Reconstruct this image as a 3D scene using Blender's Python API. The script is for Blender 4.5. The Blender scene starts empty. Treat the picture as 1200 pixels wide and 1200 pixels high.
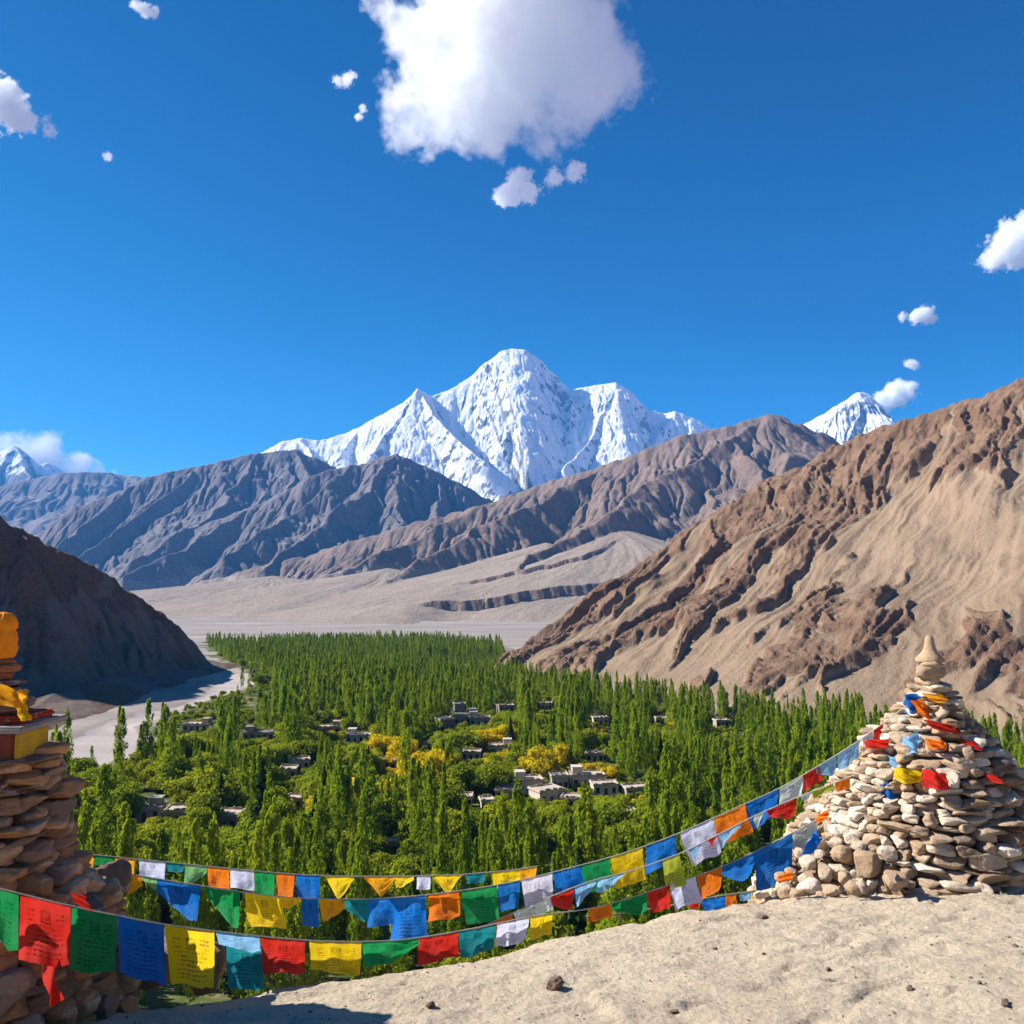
import bpy, bmesh, math, random
import numpy as np
from mathutils import Vector

random.seed(7)
SC = bpy.context.scene
COL = SC.collection

# ------------------------------------------------------------------ camera
EYE = 65.0                                   # eye height above the valley floor
F = 1000.0 / 1200.0                          # focal length in frame widths
HORIZON = 690.0
PITCH = math.atan((HORIZON - 600.0) / 1000.0)
cam_data = bpy.data.cameras.new("camera")
cam_data.sensor_width = 36.0
cam_data.lens = 36.0 * F
cam_data.clip_start = 0.1
cam_data.clip_end = 120000.0
cam = bpy.data.objects.new("camera", cam_data)
COL.objects.link(cam)
cam.location = (0, 0, EYE)
cam.rotation_euler = (math.pi / 2 + PITCH, 0, 0)
SC.camera = cam

# ------------------------------------------------------------------ light
SUN_DIR = Vector((-0.79, 0.16, 0.59)).normalized()      # towards the sun
SUN_EL = math.asin(SUN_DIR.z)
SUN_AZ = math.atan2(SUN_DIR.x, SUN_DIR.y)                # clockwise from +Y
world = bpy.data.worlds.new("World")
SC.world = world
world.use_nodes = True
wn, wl = world.node_tree.nodes, world.node_tree.links
wn.clear()
sky = wn.new("ShaderNodeTexSky")
sky.sky_type = 'NISHITA'
sky.sun_disc = False
sky.sun_elevation = SUN_EL
sky.sun_rotation = SUN_AZ
sky.altitude = 6000.0
sky.air_density = 1.0
sky.dust_density = 0.15
sky.ozone_density = 10.0
bg = wn.new("ShaderNodeBackground")
bg.inputs["Strength"].default_value = 0.125
sep = wn.new("ShaderNodeSeparateColor")
com = wn.new("ShaderNodeCombineColor")
for ch, (gain, gam) in enumerate(((0.55, 2.9), (0.55, 1.52), (0.55, 1.08))):
    pw = wn.new("ShaderNodeMath")
    pw.operation = 'POWER'
    pw.inputs[1].default_value = gam
    ml = wn.new("ShaderNodeMath")
    ml.operation = 'MULTIPLY'
    ml.inputs[1].default_value = gain
    wl.new(sep.outputs[ch], pw.inputs[0])
    wl.new(pw.outputs[0], ml.inputs[0])
    wl.new(ml.outputs[0], com.inputs[ch])
wo = wn.new("ShaderNodeOutputWorld")
wl.new(sky.outputs[0], sep.inputs[0])
wl.new(com.outputs[0], bg.inputs["Color"])
wl.new(bg.outputs[0], wo.inputs["Surface"])
sun_data = bpy.data.lights.new("sun", 'SUN')
sun_data.energy = 5.0
sun_data.angle = math.radians(0.5)
sun_data.color = (1.0, 0.955, 0.885)
sun = bpy.data.objects.new("sun", sun_data)
COL.objects.link(sun)
sun.location = (-50, -30, 120)
sun.rotation_euler = SUN_DIR.to_track_quat('Z', 'Y').to_euler()

SC.view_settings.view_transform = 'Standard'
SC.view_settings.look = 'None'
SC.view_settings.exposure = 1.1
SC.view_settings.gamma = 1.0
SC.view_settings.use_curve_mapping = False
SC.render.engine = 'CYCLES'
SC.cycles.max_bounces = 16
SC.cycles.diffuse_bounces = 3
SC.cycles.glossy_bounces = 2
SC.cycles.transmission_bounces = 4
SC.cycles.transparent_max_bounces = 12
SC.cycles.volume_bounces = 14
SC.cycles.volume_step_rate = 1.0
SC.cycles.volume_max_steps = 256

# ------------------------------------------------------------------ helpers
CP, SP = math.cos(PITCH), math.sin(PITCH)


def at(px, py, d):
    """World point seen at photograph pixel (px, py) at depth y = d."""
    u, v = (px - 600.0) / 1000.0, (600.0 - py) / 1000.0
    y = CP - v * SP
    z = SP + v * CP
    return np.array([u / y * d, d, EYE + z / y * d])


def on_valley(px, py, zfloor=0.0):
    """Plan point of a pixel on the valley floor."""
    u, v = (px - 600.0) / 1000.0, (600.0 - py) / 1000.0
    y = CP - v * SP
    z = SP + v * CP
    d = (zfloor - EYE) / z
    return np.array([u * d, y * d])


def link(o, parent=None):
    COL.objects.link(o)
    if parent is not None:
        o.parent = parent
    return o


def tag(o, label=None, cat=None, group=None, kind=None):
    if label:
        o["label"] = label
    if cat:
        o["category"] = cat
    if group:
        o["group"] = group
    if kind:
        o["kind"] = kind
    return o


def empty(name, loc=(0, 0, 0), rz=0.0):
    o = bpy.data.objects.new(name, None)
    o.empty_display_size = 0.2
    o.location = loc
    o.rotation_euler = (0, 0, rz)
    return link(o)


def make_mesh(name, verts, faces, mat=None, smooth=True, attrs=None, uv=None):
    """verts (n,3) and faces: (m,3) or (m,4) arrays or a list of such arrays."""
    me = bpy.data.meshes.new(name)
    verts = np.asarray(verts, dtype=np.float32)
    if isinstance(faces, np.ndarray):
        faces = [faces]
    loops = np.concatenate([f.ravel() for f in faces]).astype(np.int32)
    sizes = np.concatenate([np.full(len(f), f.shape[1], dtype=np.int32) for f in faces])
    starts = np.concatenate([[0], np.cumsum(sizes)[:-1]]).astype(np.int32)
    me.vertices.add(len(verts))
    me.vertices.foreach_set("co", verts.ravel())
    me.loops.add(len(loops))
    me.loops.foreach_set("vertex_index", loops)
    me.polygons.add(len(sizes))
    me.polygons.foreach_set("loop_start", starts)
    me.polygons.foreach_set("loop_total", sizes)
    me.polygons.foreach_set("use_smooth", np.full(len(sizes), smooth, dtype=bool))
    if uv is not None:
        lay = me.uv_layers.new(name="UVMap")
        lay.data.foreach_set("uv", np.asarray(uv, dtype=np.float32)[loops].ravel())
    me.update(calc_edges=True)
    if attrs:
        for k, v in attrs.items():
            v = np.asarray(v, dtype=np.float32)
            if v.ndim == 1:
                a = me.attributes.new(k, 'FLOAT', 'POINT')
                a.data.foreach_set("value", v)
            else:
                a = me.attributes.new(k, 'FLOAT_VECTOR', 'POINT')
                a.data.foreach_set("vector", v.ravel())
    if mat is not None:
        me.materials.append(mat)
    return me


def obj(name, me, parent=None):
    return link(bpy.data.objects.new(name, me), parent)


def merge(pieces):
    """Join (verts, faces) pieces, faces all of one size per piece."""
    vs, fs, n = [], {}, 0
    for v, f in pieces:
        v = np.asarray(v, dtype=float)
        f = np.asarray(f)
        vs.append(v)
        fs.setdefault(f.shape[1], []).append(f + n)
        n += len(v)
    return np.concatenate(vs), [np.concatenate(q) for q in fs.values()]


def box(cx, cy, cz, sx, sy, sz):
    """Box centred in x, y with its bottom at cz."""
    x, y = sx / 2, sy / 2
    v = np.array([(-x, -y, 0), (x, -y, 0), (x, y, 0), (-x, y, 0), (-x, -y, sz), (x, -y, sz), (x, y, sz), (-x, y, sz)]) + (cx, cy, cz)
    f = np.array([(0, 3, 2, 1), (4, 5, 6, 7), (0, 1, 5, 4), (1, 2, 6, 5), (2, 3, 7, 6), (3, 0, 4, 7)])
    return v, f


def tube(pts, radii, sides=6):
    pts = np.asarray(pts, dtype=float)
    n = len(pts)
    radii = np.broadcast_to(np.asarray(radii, dtype=float), (n,))
    tan = np.gradient(pts, axis=0)
    tan /= np.linalg.norm(tan, axis=1, keepdims=True) + 1e-9
    ref = np.where(np.abs(tan[:, 2:3]) > 0.9, np.array([[1.0, 0, 0]]), np.array([[0, 0, 1.0]]))
    a = np.cross(tan, ref)
    a /= np.linalg.norm(a, axis=1, keepdims=True) + 1e-9
    b = np.cross(tan, a)
    ang = np.linspace(0, 2 * np.pi, sides, endpoint=False)
    v = pts[:, None] + radii[:, None, None] * (np.cos(ang)[None, :, None] * a[:, None] + np.sin(ang)[None, :, None] * b[:, None])
    i = np.arange(n - 1)[:, None] * sides
    j = np.arange(sides)[None]
    k = (j + 1) % sides
    f = np.stack([i + j, i + k, i + sides + k, i + sides + j], -1).reshape(-1, 4)
    v = v.reshape(-1, 3)
    return v, f


def grid_faces(nu, nv):
    i, j = np.meshgrid(np.arange(nu - 1), np.arange(nv - 1), indexing='ij')
    a = i * nv + j
    return np.stack([a, a + nv, a + nv + 1, a + 1], -1).reshape(-1, 4)


# ------------------------------------------------------------------ noise in numpy
def _hash(ix, iy, iz, seed):
    h = (ix.astype(np.uint32) * np.uint32(374761393) + iy.astype(np.uint32) * np.uint32(668265263)
         + iz.astype(np.uint32) * np.uint32(2147483647) + np.uint32((seed * 974711 + 12345) & 0xFFFFFFFF))
    h = (h ^ (h >> np.uint32(13))) * np.uint32(1274126177)
    h = (h ^ (h >> np.uint32(16))) * np.uint32(2246822519)
    return h ^ (h >> np.uint32(15))


def noise2(x, y, seed=0):
    ix, iy = np.floor(x).astype(np.int64), np.floor(y).astype(np.int64)
    fx, fy = x - ix, y - iy
    u, v = fx * fx * fx * (fx * (fx * 6 - 15) + 10), fy * fy * fy * (fy * (fy * 6 - 15) + 10)
    z0 = np.zeros_like(ix)

    def g(a, b):
        h = _hash(ix + a, iy + b, z0, seed).astype(np.float64) * (2 * np.pi / 4294967296.0)
        return np.cos(h) * (fx - a) + np.sin(h) * (fy - b)
    n0 = g(0, 0) + u * (g(1, 0) - g(0, 0))
    n1 = g(0, 1) + u * (g(1, 1) - g(0, 1))
    return 1.4 * (n0 + v * (n1 - n0))


def fbm(x, y, oct=5, seed=0, gain=0.5, lac=2.03):
    s, a = 0.0, 1.0
    for o in range(oct):
        s = s + a * noise2(x, y, seed + o * 17)
        x, y, a = x * lac + 13.7, y * lac - 7.3, a * gain
    return s


def ridged(x, y, oct=5, seed=0, gain=0.5):
    s, a = 0.0, 1.0
    for o in range(oct):
        s = s + a * (1 - np.abs(noise2(x, y, seed + o * 17)) * 1.6)
        x, y, a = x * 2.03 + 3.1, y * 2.03 + 9.2, a * gain
    return s


def noise3(p, seed=0):
    i = np.floor(p).astype(np.int64)
    f = p - i
    w = f * f * (3 - 2 * f)
    out = 0.0
    for a in (0, 1):
        for b in (0, 1):
            for c in (0, 1):
                h = _hash(i[:, 0] + a, i[:, 1] + b, i[:, 2] + c, seed).astype(np.float64) / 2147483648.0 - 1.0
                out = out + h * np.where(a, w[:, 0], 1 - w[:, 0]) * np.where(b, w[:, 1], 1 - w[:, 1]) * np.where(c, w[:, 2], 1 - w[:, 2])
    return out


def sstep(a, b, x):
    t = np.clip((x - a) / (b - a), 0, 1)
    return t * t * (3 - 2 * t)


def in_poly(x, y, poly):
    poly = np.asarray(poly)
    r = np.zeros(np.shape(x), dtype=bool)
    n = len(poly)
    for i in range(n):
        x0, y0 = poly[i]
        x1, y1 = poly[(i + 1) % n]
        if y0 == y1:
            continue
        c = ((y0 > y) != (y1 > y)) & (x < (x1 - x0) * (y - y0) / (y1 - y0) + x0)
        r ^= c
    return r


def seg_dist(x, y, pts):
    """Distance to a polyline in plan and the interpolated z and run along it at the closest point."""
    best, bz, bt, run = np.full(x.shape, 1e12), np.zeros(x.shape), np.zeros(x.shape), 0.0
    for (ax, ay, az), (bx, by, bzz) in zip(pts[:-1], pts[1:]):
        dx, dy = bx - ax, by - ay
        L2 = dx * dx + dy * dy + 1e-9
        t = np.clip(((x - ax) * dx + (y - ay) * dy) / L2, 0, 1)
        d = np.hypot(x - ax - t * dx, y - ay - t * dy)
        m = d < best
        best = np.where(m, d, best)
        bz = np.where(m, az + t * (bzz - az), bz)
        bt = np.where(m, run + t * math.sqrt(L2), bt)
        run += math.sqrt(L2)
    return best, bz, bt


def poly_sd(x, y, poly):
    p = [(a, b, 0.0) for a, b in list(poly) + [poly[0]]]
    d = seg_dist(x, y, p)[0]
    return np.where(in_poly(x, y, poly), -d, d)


# gully erosion: stripes that run down the slope, branching from octave to octave
def gullies(x, y, h, cell, amp, octaves=5, gain=0.45, seed=0, step=(1.0, 1.0), branch=1.0, waves=1.0):
    total = np.zeros_like(h)
    for o in range(octaves):
        gx, gy = np.gradient(h + total * branch, step[0], step[1])
        for _ in range(2):
            gx = (gx + np.roll(gx, 1, 0) + np.roll(gx, -1, 0) + np.roll(gx, 1, 1) + np.roll(gx, -1, 1)) / 5
            gy = (gy + np.roll(gy, 1, 0) + np.roll(gy, -1, 0) + np.roll(gy, 1, 1) + np.roll(gy, -1, 1)) / 5
        L = np.hypot(gx, gy) + 1e-6
        sx, sy = -gy / L, gx / L
        px, py = x / cell, y / cell
        ix, iy = np.floor(px).astype(np.int64), np.floor(py).astype(np.int64)
        fx, fy = px - ix, py - iy
        z0 = np.zeros_like(ix)
        va, wt = np.zeros_like(h), np.zeros_like(h)
        for a in (-1, 0, 1):
            for b in (-1, 0, 1):
                hh = _hash(ix + a, iy + b, z0, seed + o * 31)
                jx = (hh & np.uint32(0xFFFF)).astype(np.float64) / 65535.0 * 0.8 + 0.1
                jy = (hh >> np.uint32(16)).astype(np.float64) / 65535.0 * 0.8 + 0.1
                qx, qy = fx - a - jx, fy - b - jy
                w = np.exp(-2.2 * (qx * qx + qy * qy))
                ph = (hh % np.uint32(997)).astype(np.float64) / 997.0 * 1.5
                va += w * np.cos((qx * sx + qy * sy) * 2 * np.pi * waves + ph)
                wt += w
        slope = np.clip(L / 0.45, 0.12, 1.2)
        total = total + va / wt * amp * slope
        cell *= 0.5
        amp *= gain
    return total


def ribs(run, d, lam, seed, octs=4, stretch=6.0, wig=1.0):
    """Sharp crested ribs and V gullies running straight down from a ridge line, about 0..1."""
    w = run + 0.7 * wig * lam * noise2(run / (2.5 * lam), d / (2.5 * lam), seed)
    s, a, tot = 0.0, 1.0, 0.0
    for o in range(octs):
        n = noise2(w / lam + 0.3 * o, d / (lam * stretch), seed + o * 13)
        s = s + a * (1 - np.minimum(np.abs(n) * 2.0, 1.0))
        tot += a
        w = w + 0.25 * wig * lam * noise2(run / lam, d / lam, seed + 50 + o)
        lam, a = lam * 0.47, a * 0.52
    return s / tot


def erode(H, step, drops, life, seed, ke=0.35, kd=0.25, cap=5.0, batches=8):
    """Rain drops that carve and fill the height field."""
    rng = np.random.default_rng(seed)
    nx, ny = H.shape
    h = (H / step).ravel().copy()
    N = nx * ny
    for b in range(batches):
        n = drops // batches
        x, y = rng.uniform(1, nx - 2.01, n), rng.uniform(1, ny - 2.01, n)
        dx, dy = np.zeros(n), np.zeros(n)
        vel, water, sed = np.ones(n), np.ones(n), np.zeros(n)
        for it in range(life):
            ix, iy = x.astype(np.int64), y.astype(np.int64)
            u, v = x - ix, y - iy
            k = ix * ny + iy
            a, bb, c, d = h[k], h[k + ny], h[k + 1], h[k + ny + 1]
            gx = (bb - a) * (1 - v) + (d - c) * v
            gy = (c - a) * (1 - u) + (d - bb) * u
            h0 = a * (1 - u) * (1 - v) + bb * u * (1 - v) + c * (1 - u) * v + d * u * v
            dx, dy = dx * 0.15 - gx * 0.85, dy * 0.15 - gy * 0.85
            L = np.hypot(dx, dy) + 1e-9
            dx, dy = dx / L, dy / L
            x2, y2 = np.clip(x + dx, 1, nx - 2.01), np.clip(y + dy, 1, ny - 2.01)
            jx, jy = x2.astype(np.int64), y2.astype(np.int64)
            uu, vv = x2 - jx, y2 - jy
            q = jx * ny + jy
            h1 = h[q] * (1 - uu) * (1 - vv) + h[q + ny] * uu * (1 - vv) + h[q + 1] * (1 - uu) * vv + h[q + ny + 1] * uu * vv
            dh = h1 - h0
            C = np.maximum(-dh, 0.01) * vel * water * cap
            dep = np.where(dh > 0, np.minimum(dh, sed), np.maximum(sed - C, 0) * kd)
            ero = np.where((dh <= 0) & (sed < C), np.minimum((C - sed) * ke, -dh * 0.5), 0)
            m = np.clip(dep - ero, -0.25, 0.25)
            sed = sed - m
            for off, w in ((0, (1 - u) * (1 - v)), (ny, u * (1 - v)), (1, (1 - u) * v), (ny + 1, u * v)):
                h += np.bincount(k + off, weights=m * w, minlength=N)[:N]
            vel = np.sqrt(np.clip(vel * vel - dh * 2.0, 0.05, 9))
            water = water * 0.985
            x, y = x2, y2
    return h.reshape(nx, ny) * step


# ------------------------------------------------------------------ node helper
class NT:
    def __init__(self, name, rough=0.9):
        self.m = bpy.data.materials.new(name)
        self.m.use_nodes = True
        self.t = self.m.node_tree
        self.t.nodes.clear()
        self.out = self.n("ShaderNodeOutputMaterial")
        self.b = self.n("ShaderNodeBsdfPrincipled")
        self.b.inputs["Roughness"].default_value = rough
        self.b.inputs["Specular IOR Level"].default_value = 0.15
        self.l(self.b.outputs[0], self.out.inputs[0])

    def n(self, typ, **kw):
        nd = self.t.nodes.new(typ)
        for k, v in kw.items():
            setattr(nd, k, v)
        return nd

    def l(self, a, b):
        self.t.links.new(a, b)

    def put(self, sock, v):
        if hasattr(v, "node"):
            self.l(v, sock)
        elif isinstance(v, (tuple, list)) and len(v) == 3 and sock.type == 'RGBA':
            sock.default_value = (*v, 1)
        else:
            sock.default_value = v

    def coord(self, which="Object"):
        return self.n("ShaderNodeTexCoord").outputs[which]

    def attr(self, name, out="Fac"):
        a = self.n("ShaderNodeAttribute", attribute_name=name)
        return a.outputs[out]

    def mapping(self, vec, scale=(1, 1, 1), rot=(0, 0, 0), loc=(0, 0, 0)):
        m = self.n("ShaderNodeMapping")
        self.l(vec, m.inputs[0])
        m.inputs["Scale"].default_value = scale
        m.inputs["Rotation"].default_value = rot
        m.inputs["Location"].default_value = loc
        return m.outputs[0]

    def noise(self, vec, scale, detail=5, rough=0.55, dist=0.0):
        t = self.n("ShaderNodeTexNoise")
        self.l(vec, t.inputs["Vector"])
        t.inputs["Scale"].default_value = scale
        t.inputs["Detail"].default_value = detail
        t.inputs["Roughness"].default_value = rough
        t.inputs["Distortion"].default_value = dist
        return t.outputs["Fac"]

    def voronoi(self, vec, scale, feature='F1', out="Distance"):
        t = self.n("ShaderNodeTexVoronoi", feature=feature)
        self.l(vec, t.inputs["Vector"])
        t.inputs["Scale"].default_value = scale
        return t.outputs[out]

    def ramp(self, fac, stops, interp='LINEAR'):
        r = self.n("ShaderNodeValToRGB")
        r.color_ramp.interpolation = interp
        el = r.color_ramp.elements
        while len(el) < len(stops):
            el.new(0.5)
        for e, (p, c) in zip(el, stops):
            e.position = p
            e.color = (*c, 1) if isinstance(c, (tuple, list)) else (c, c, c, 1)
        self.put(r.inputs[0], fac)
        return r.outputs[0]

    def mix(self, fac, a, b, blend='MIX'):
        m = self.n("ShaderNodeMix", data_type='RGBA', blend_type=blend)
        self.put(m.inputs[0], fac)
        self.put(m.inputs[6], a)
        self.put(m.inputs[7], b)
        return m.outputs[2]

    def math(self, op, a, b=0.0, c=None):
        m = self.n("ShaderNodeMath", operation=op)
        self.put(m.inputs[0], a)
        self.put(m.inputs[1], b)
        if c is not None:
            self.put(m.inputs[2], c)
        return m.outputs[0]

    def mrange(self, v, a, b, c=0.0, d=1.0):
        m = self.n("ShaderNodeMapRange")
        self.put(m.inputs[0], v)
        for i, q in enumerate((a, b, c, d)):
            m.inputs[i + 1].default_value = q
        return m.outputs[0]

    def bump(self, height, strength=0.5, dist=1.0):
        b = self.n("ShaderNodeBump")
        b.inputs["Strength"].default_value = strength
        b.inputs["Distance"].default_value = dist
        self.l(height, b.inputs["Height"])
        self.l(b.outputs[0], self.b.inputs["Normal"])
        return b.outputs[0]

    def color(self, c):
        self.put(self.b.inputs["Base Color"], c)
        return self.m
# ------------------------------------------------------------------ terrain materials
def rock_material(name, scree, rock, dark, size, snow=False, bump=0.6, streak=None, strata=0.0):
    t = NT(name, 0.95)
    c = t.coord("Object")
    strk = t.attr("streak")
    big = t.noise(c, 0.6 / size, 6, 0.6)
    mid = t.noise(c, 4.0 / size, 6, 0.65)
    fine = t.noise(c, 30.0 / size, 8, 0.7)
    tone = t.mix(t.mrange(big, 0.35, 0.65), scree, tuple(0.78 * q for q in scree))
    tone = t.mix(t.mrange(mid, 0.3, 0.75, 0, 0.55), tone, streak or tuple(1.15 * q for q in scree))
    tone = t.mix(t.mrange(strk, 0.45, 0.85, 0, 0.75), tone, t.mix(1.0, tone, (0.72, 0.68, 0.66), 'MULTIPLY'))
    rk = t.mix(t.mrange(fine, 0.35, 0.7), rock, dark)
    if strata:
        lay = t.noise(t.mapping(c, (0.05, 0.05, 1.0), (0.5, 0.35, 0.2)), strata / size, 4, 0.6)
        rk = t.mix(t.mrange(lay, 0.42, 0.58, 0, 0.6), rk, tuple(0.6 * a + 0.4 * b for a, b in zip(rock, scree)))
    msk = t.math('ADD', t.attr("rock"), t.math('MULTIPLY', t.math('SUBTRACT', fine, 0.5), 0.7))
    col = t.mix(t.mrange(msk, 0.38, 0.62), tone, rk)
    col = t.mix(t.mrange(fine, 0.2, 0.8, 0, 0.35), col, t.mix(1.0, col, (0.55, 0.52, 0.5), 'MULTIPLY'))
    h = t.math('ADD', t.math('MULTIPLY', mid, 2.0), fine)
    if snow:
        sm = t.math('ADD', t.attr("snow"), t.math('MULTIPLY', t.math('SUBTRACT', fine, 0.5), 0.9))
        sm = t.math('ADD', sm, t.math('MULTIPLY', t.math('SUBTRACT', mid, 0.5), 0.7))
        sm = t.math('ADD', sm, t.math('MULTIPLY', t.math('SUBTRACT', big, 0.5), 1.1))
        f = t.mrange(sm, 0.42, 0.6)
        col = t.mix(f, col, (0.86, 0.88, 0.9))
    t.bump(h, bump, size * 0.035)
    return t.color(col)


M_RIGHT = rock_material("right_hill_rock", (0.36, 0.255, 0.168), (0.25, 0.152, 0.095), (0.14, 0.082, 0.052), 60.0, bump=0.8, streak=(0.36, 0.262, 0.168), strata=3.0)
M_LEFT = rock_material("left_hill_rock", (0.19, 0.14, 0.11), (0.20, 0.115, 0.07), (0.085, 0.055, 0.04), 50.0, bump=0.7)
M_MID = rock_material("middle_mountain_rock", (0.36, 0.285, 0.22), (0.27, 0.195, 0.15), (0.165, 0.12, 0.1), 240.0, bump=0.6)
M_BACK = rock_material("back_mountain_rock", (0.31, 0.265, 0.25), (0.215, 0.185, 0.185), (0.135, 0.12, 0.125), 380.0, bump=0.55)
M_SNOW = rock_material("snow_mountain_rock", (0.3, 0.28, 0.28), (0.27, 0.26, 0.27), (0.18, 0.18, 0.19), 420.0, snow=True, bump=0.7)


# ------------------------------------------------------------------ mountains
def blur(a, k=1):
    for _ in range(k):
        p = np.pad(a, 1, mode='edge')
        a = (p[1:-1, 1:-1] * 2 + p[:-2, 1:-1] + p[2:, 1:-1] + p[1:-1, :-2] + p[1:-1, 2:]) / 6
    return a


def mountain(name, mat, bounds, n, ridges, base, W, power, rib, seed, spurs=(), spur_w=0.7, warp=0.0, drops=0, snow=None, post=None, rock_range=(0.35, 0.8), label=None):
    """ridges, spurs: polylines of (x, y, z); W: plan distance from crest to foot per metre of relief; rib: (spacing, depth)."""
    x0, x1, y0, y1 = bounds
    nx, ny = n
    xs, ys = np.linspace(x0, x1, nx), np.linspace(y0, y1, ny)
    X, Y = np.meshgrid(xs, ys, indexing='ij')
    step = (xs[1] - xs[0], ys[1] - ys[0])
    wx = X + warp * fbm(X / (warp * 6 + 1), Y / (warp * 6 + 1), 4, seed + 5)
    wy = Y + warp * fbm(X / (warp * 6 + 1), Y / (warp * 6 + 1), 4, seed + 9)
    lam, depth = rib
    H = np.full(X.shape, float(base))
    crest, crun = np.full(X.shape, 1e9), np.zeros(X.shape)
    for i, (r, s) in enumerate([(r, 1.0) for r in ridges] + [(r, spur_w) for r in spurs]):
        r = np.asarray(r, dtype=float)
        d, z, run = seg_dist(wx, wy, r)
        R = np.maximum(z - base, 1.0)
        q = np.clip(1 - d / (R * W * s), 0, 1)
        h = base + R * q ** power
        rb = ribs(run + 777 * i, d, lam, seed + i * 3)
        h = h - (1 - rb) * depth * sstep(0, lam * 0.9, d) * sstep(0.0, 0.45, q) * (R / (R + 150.0))
        H = np.where(h > H, h, H)
        if s == 1.0:
            m = d < crest
            crest, crun = np.where(m, d, crest), np.where(m, run, crun)
    H = H + fbm(X / (lam * 0.35), Y / (lam * 0.35), 5, seed + 40, 0.5) * depth * 0.12 * sstep(0.0, 0.1, (H - base) / (H.max() - base))
    if drops:
        H = erode(H, 0.5 * (step[0] + step[1]), drops, 70, seed)
        H = 0.75 * H + 0.25 * blur(H)
    rel = (H - base) / (H.max() - base)
    gx, gy = np.gradient(H, *step)
    slope = np.hypot(gx, gy)
    if post is not None:
        H, rock = post(X, Y, H, slope, rel, crest, crun)
        gx, gy = np.gradient(H, *step)
        slope = np.hypot(gx, gy)
    else:
        conv = blur(H, 6) - H
        rock = sstep(*rock_range, slope) * (0.2 + 0.8 * sstep(0.03, 0.3, rel)) - 0.02 * conv
        rock = rock * 0.85 + 0.2 * fbm(X / lam, Y / lam, 4, seed + 77)
    attrs = {"rock": np.clip(rock, 0, 1).ravel()}
    if snow is not None:
        line, band, steep = snow
        s = sstep(line - band, line + band, H + 0.28 * band * fbm(X / 500, Y / 500, 5, seed + 3) + 2.5 * (blur(H, 12) - H))
        s = s * (1.05 - 0.8 * sstep(steep, steep + 0.9, slope))
        attrs["snow"] = np.clip(s, 0, 1).ravel()
    V = np.stack([X, Y, H], -1).reshape(-1, 3)
    o = obj(name, make_mesh(name, V, grid_faces(nx, ny), mat, True, attrs))
    tag(o, label, None, None, "structure")
    return o


def ridge(*p):
    return [at(*q) for q in p]


# steep hill on the right: one long slope whose foot runs towards the viewer, rocky ribs standing proud of smooth scree
xs, ys = np.linspace(-80, 1000, 900), np.linspace(180, 1080, 750)
X, Y = np.meshgrid(xs, ys, indexing='ij')
step = (xs[1] - xs[0], ys[1] - ys[0])
wx, wy = X + 10 * fbm(X / 90, Y / 90, 4, 5), Y + 10 * fbm(X / 90, Y / 90, 4, 15)
S = 0.815 * wx + 0.58 * wy - 434.0 + 48.0 * sstep(-655, -560, 0.58 * X - 0.815 * Y)           # up the slope from its foot
T = 0.58 * wx - 0.815 * wy                   # along the foot, towards the viewer
S = S + 10 * fbm(T / 130, T * 0, 3, 61) * sstep(-590, -480, T)
tv_ = [-900, -660, -640, -615, -590, -493, -357, -284, -205, 0, 300, 700]
sc_ = np.interp(T, tv_, [1, 1, 12, 118, 240, 380, 432, 465, 533, 628, 688, 748])
zc_ = np.interp(T, tv_, [-30, -30, -4, 62, 124, 215, 249, 273, 319, 375, 400, 420])
sc_, zc_ = blur(sc_, 10), blur(zc_, 10)
zc_ = zc_ + 5 * fbm(T / 28, S / 60, 4, 3) * sstep(-620, -560, T)
q = np.clip(S / np.maximum(sc_, 1), 0, 1)
depth_ = np.maximum(sc_ - S, 0)
big = ribs(T + 0.2 * S, depth_, 105, 17, 2, 5.0)
H = np.where(S < sc_, -3 + (zc_ + 3) * (0.72 * q + 0.28 * q * q), zc_ - 0.75 * (S - sc_))
H = np.where(S < 0, -3 + 0.5 * S, H)
H = H - 13 * (1 - big) * sstep(0, 70, depth_) * sstep(0.05, 0.4, q)
w = T + 0.22 * S + 12 * fbm(T / 55, S / 75, 4, 7)
rb = ribs(w, depth_, 38, 91, 4, 8.0, 0.45)
n = fbm(w / 58, S / 420, 4, 19)
near = 1 - sstep(30, 230, depth_ * (1 + 0.4 * n))
nose = 1 - sstep(-590, -470, T + 0.2 * S)
outc = 0.2 * np.exp(-((q - 0.50 - 0.12 * n + 0.0012 * (T + 400)) / 0.11) ** 2) * sstep(-500, -420, T) + 0.2 * np.exp(-((q - 0.28 + 0.001 * (T + 350)) / 0.07) ** 2) * sstep(-420, -360, T) + 0.2 * np.exp(-((q - 0.14) / 0.09) ** 2) * sstep(-400, -330, T)
m = sstep(0.42, 0.57, rb * 0.62 + 0.33 * near + 0.44 * n + outc + 0.16 * nose + 0.12 * (big - 0.5))
m = m * sstep(0.0, 0.05, q)
knob = ridged(X / 10, Y / 10, 5, 66, 0.62) - 1.4
block = ridged(w / 11, depth_ / 40, 4, 44, 0.6) - 1.2
w2 = T + 0.22 * S + 7 * fbm(T / 160, S / 260, 2, 8)
chute = ribs(w2, depth_, 15, 5, 3, 22.0, 0.12)
H = erode(H, step[0], 25000, 50, 5)
H = m * H + (1 - m) * blur(H, 5)
H = H + m * (0.35 + 0.65 * sstep(0, 45, depth_)) * (1.5 + 17.0 * (rb - 0.5) + 1.5 * knob + 2.4 * block) + (1 - m) * (3.2 * (chute - 0.5) + 0.5 * (ribs(w2, depth_, 6, 8, 3, 30.0, 0.1) - 0.5)) * sstep(0.02, 0.2, q)
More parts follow.
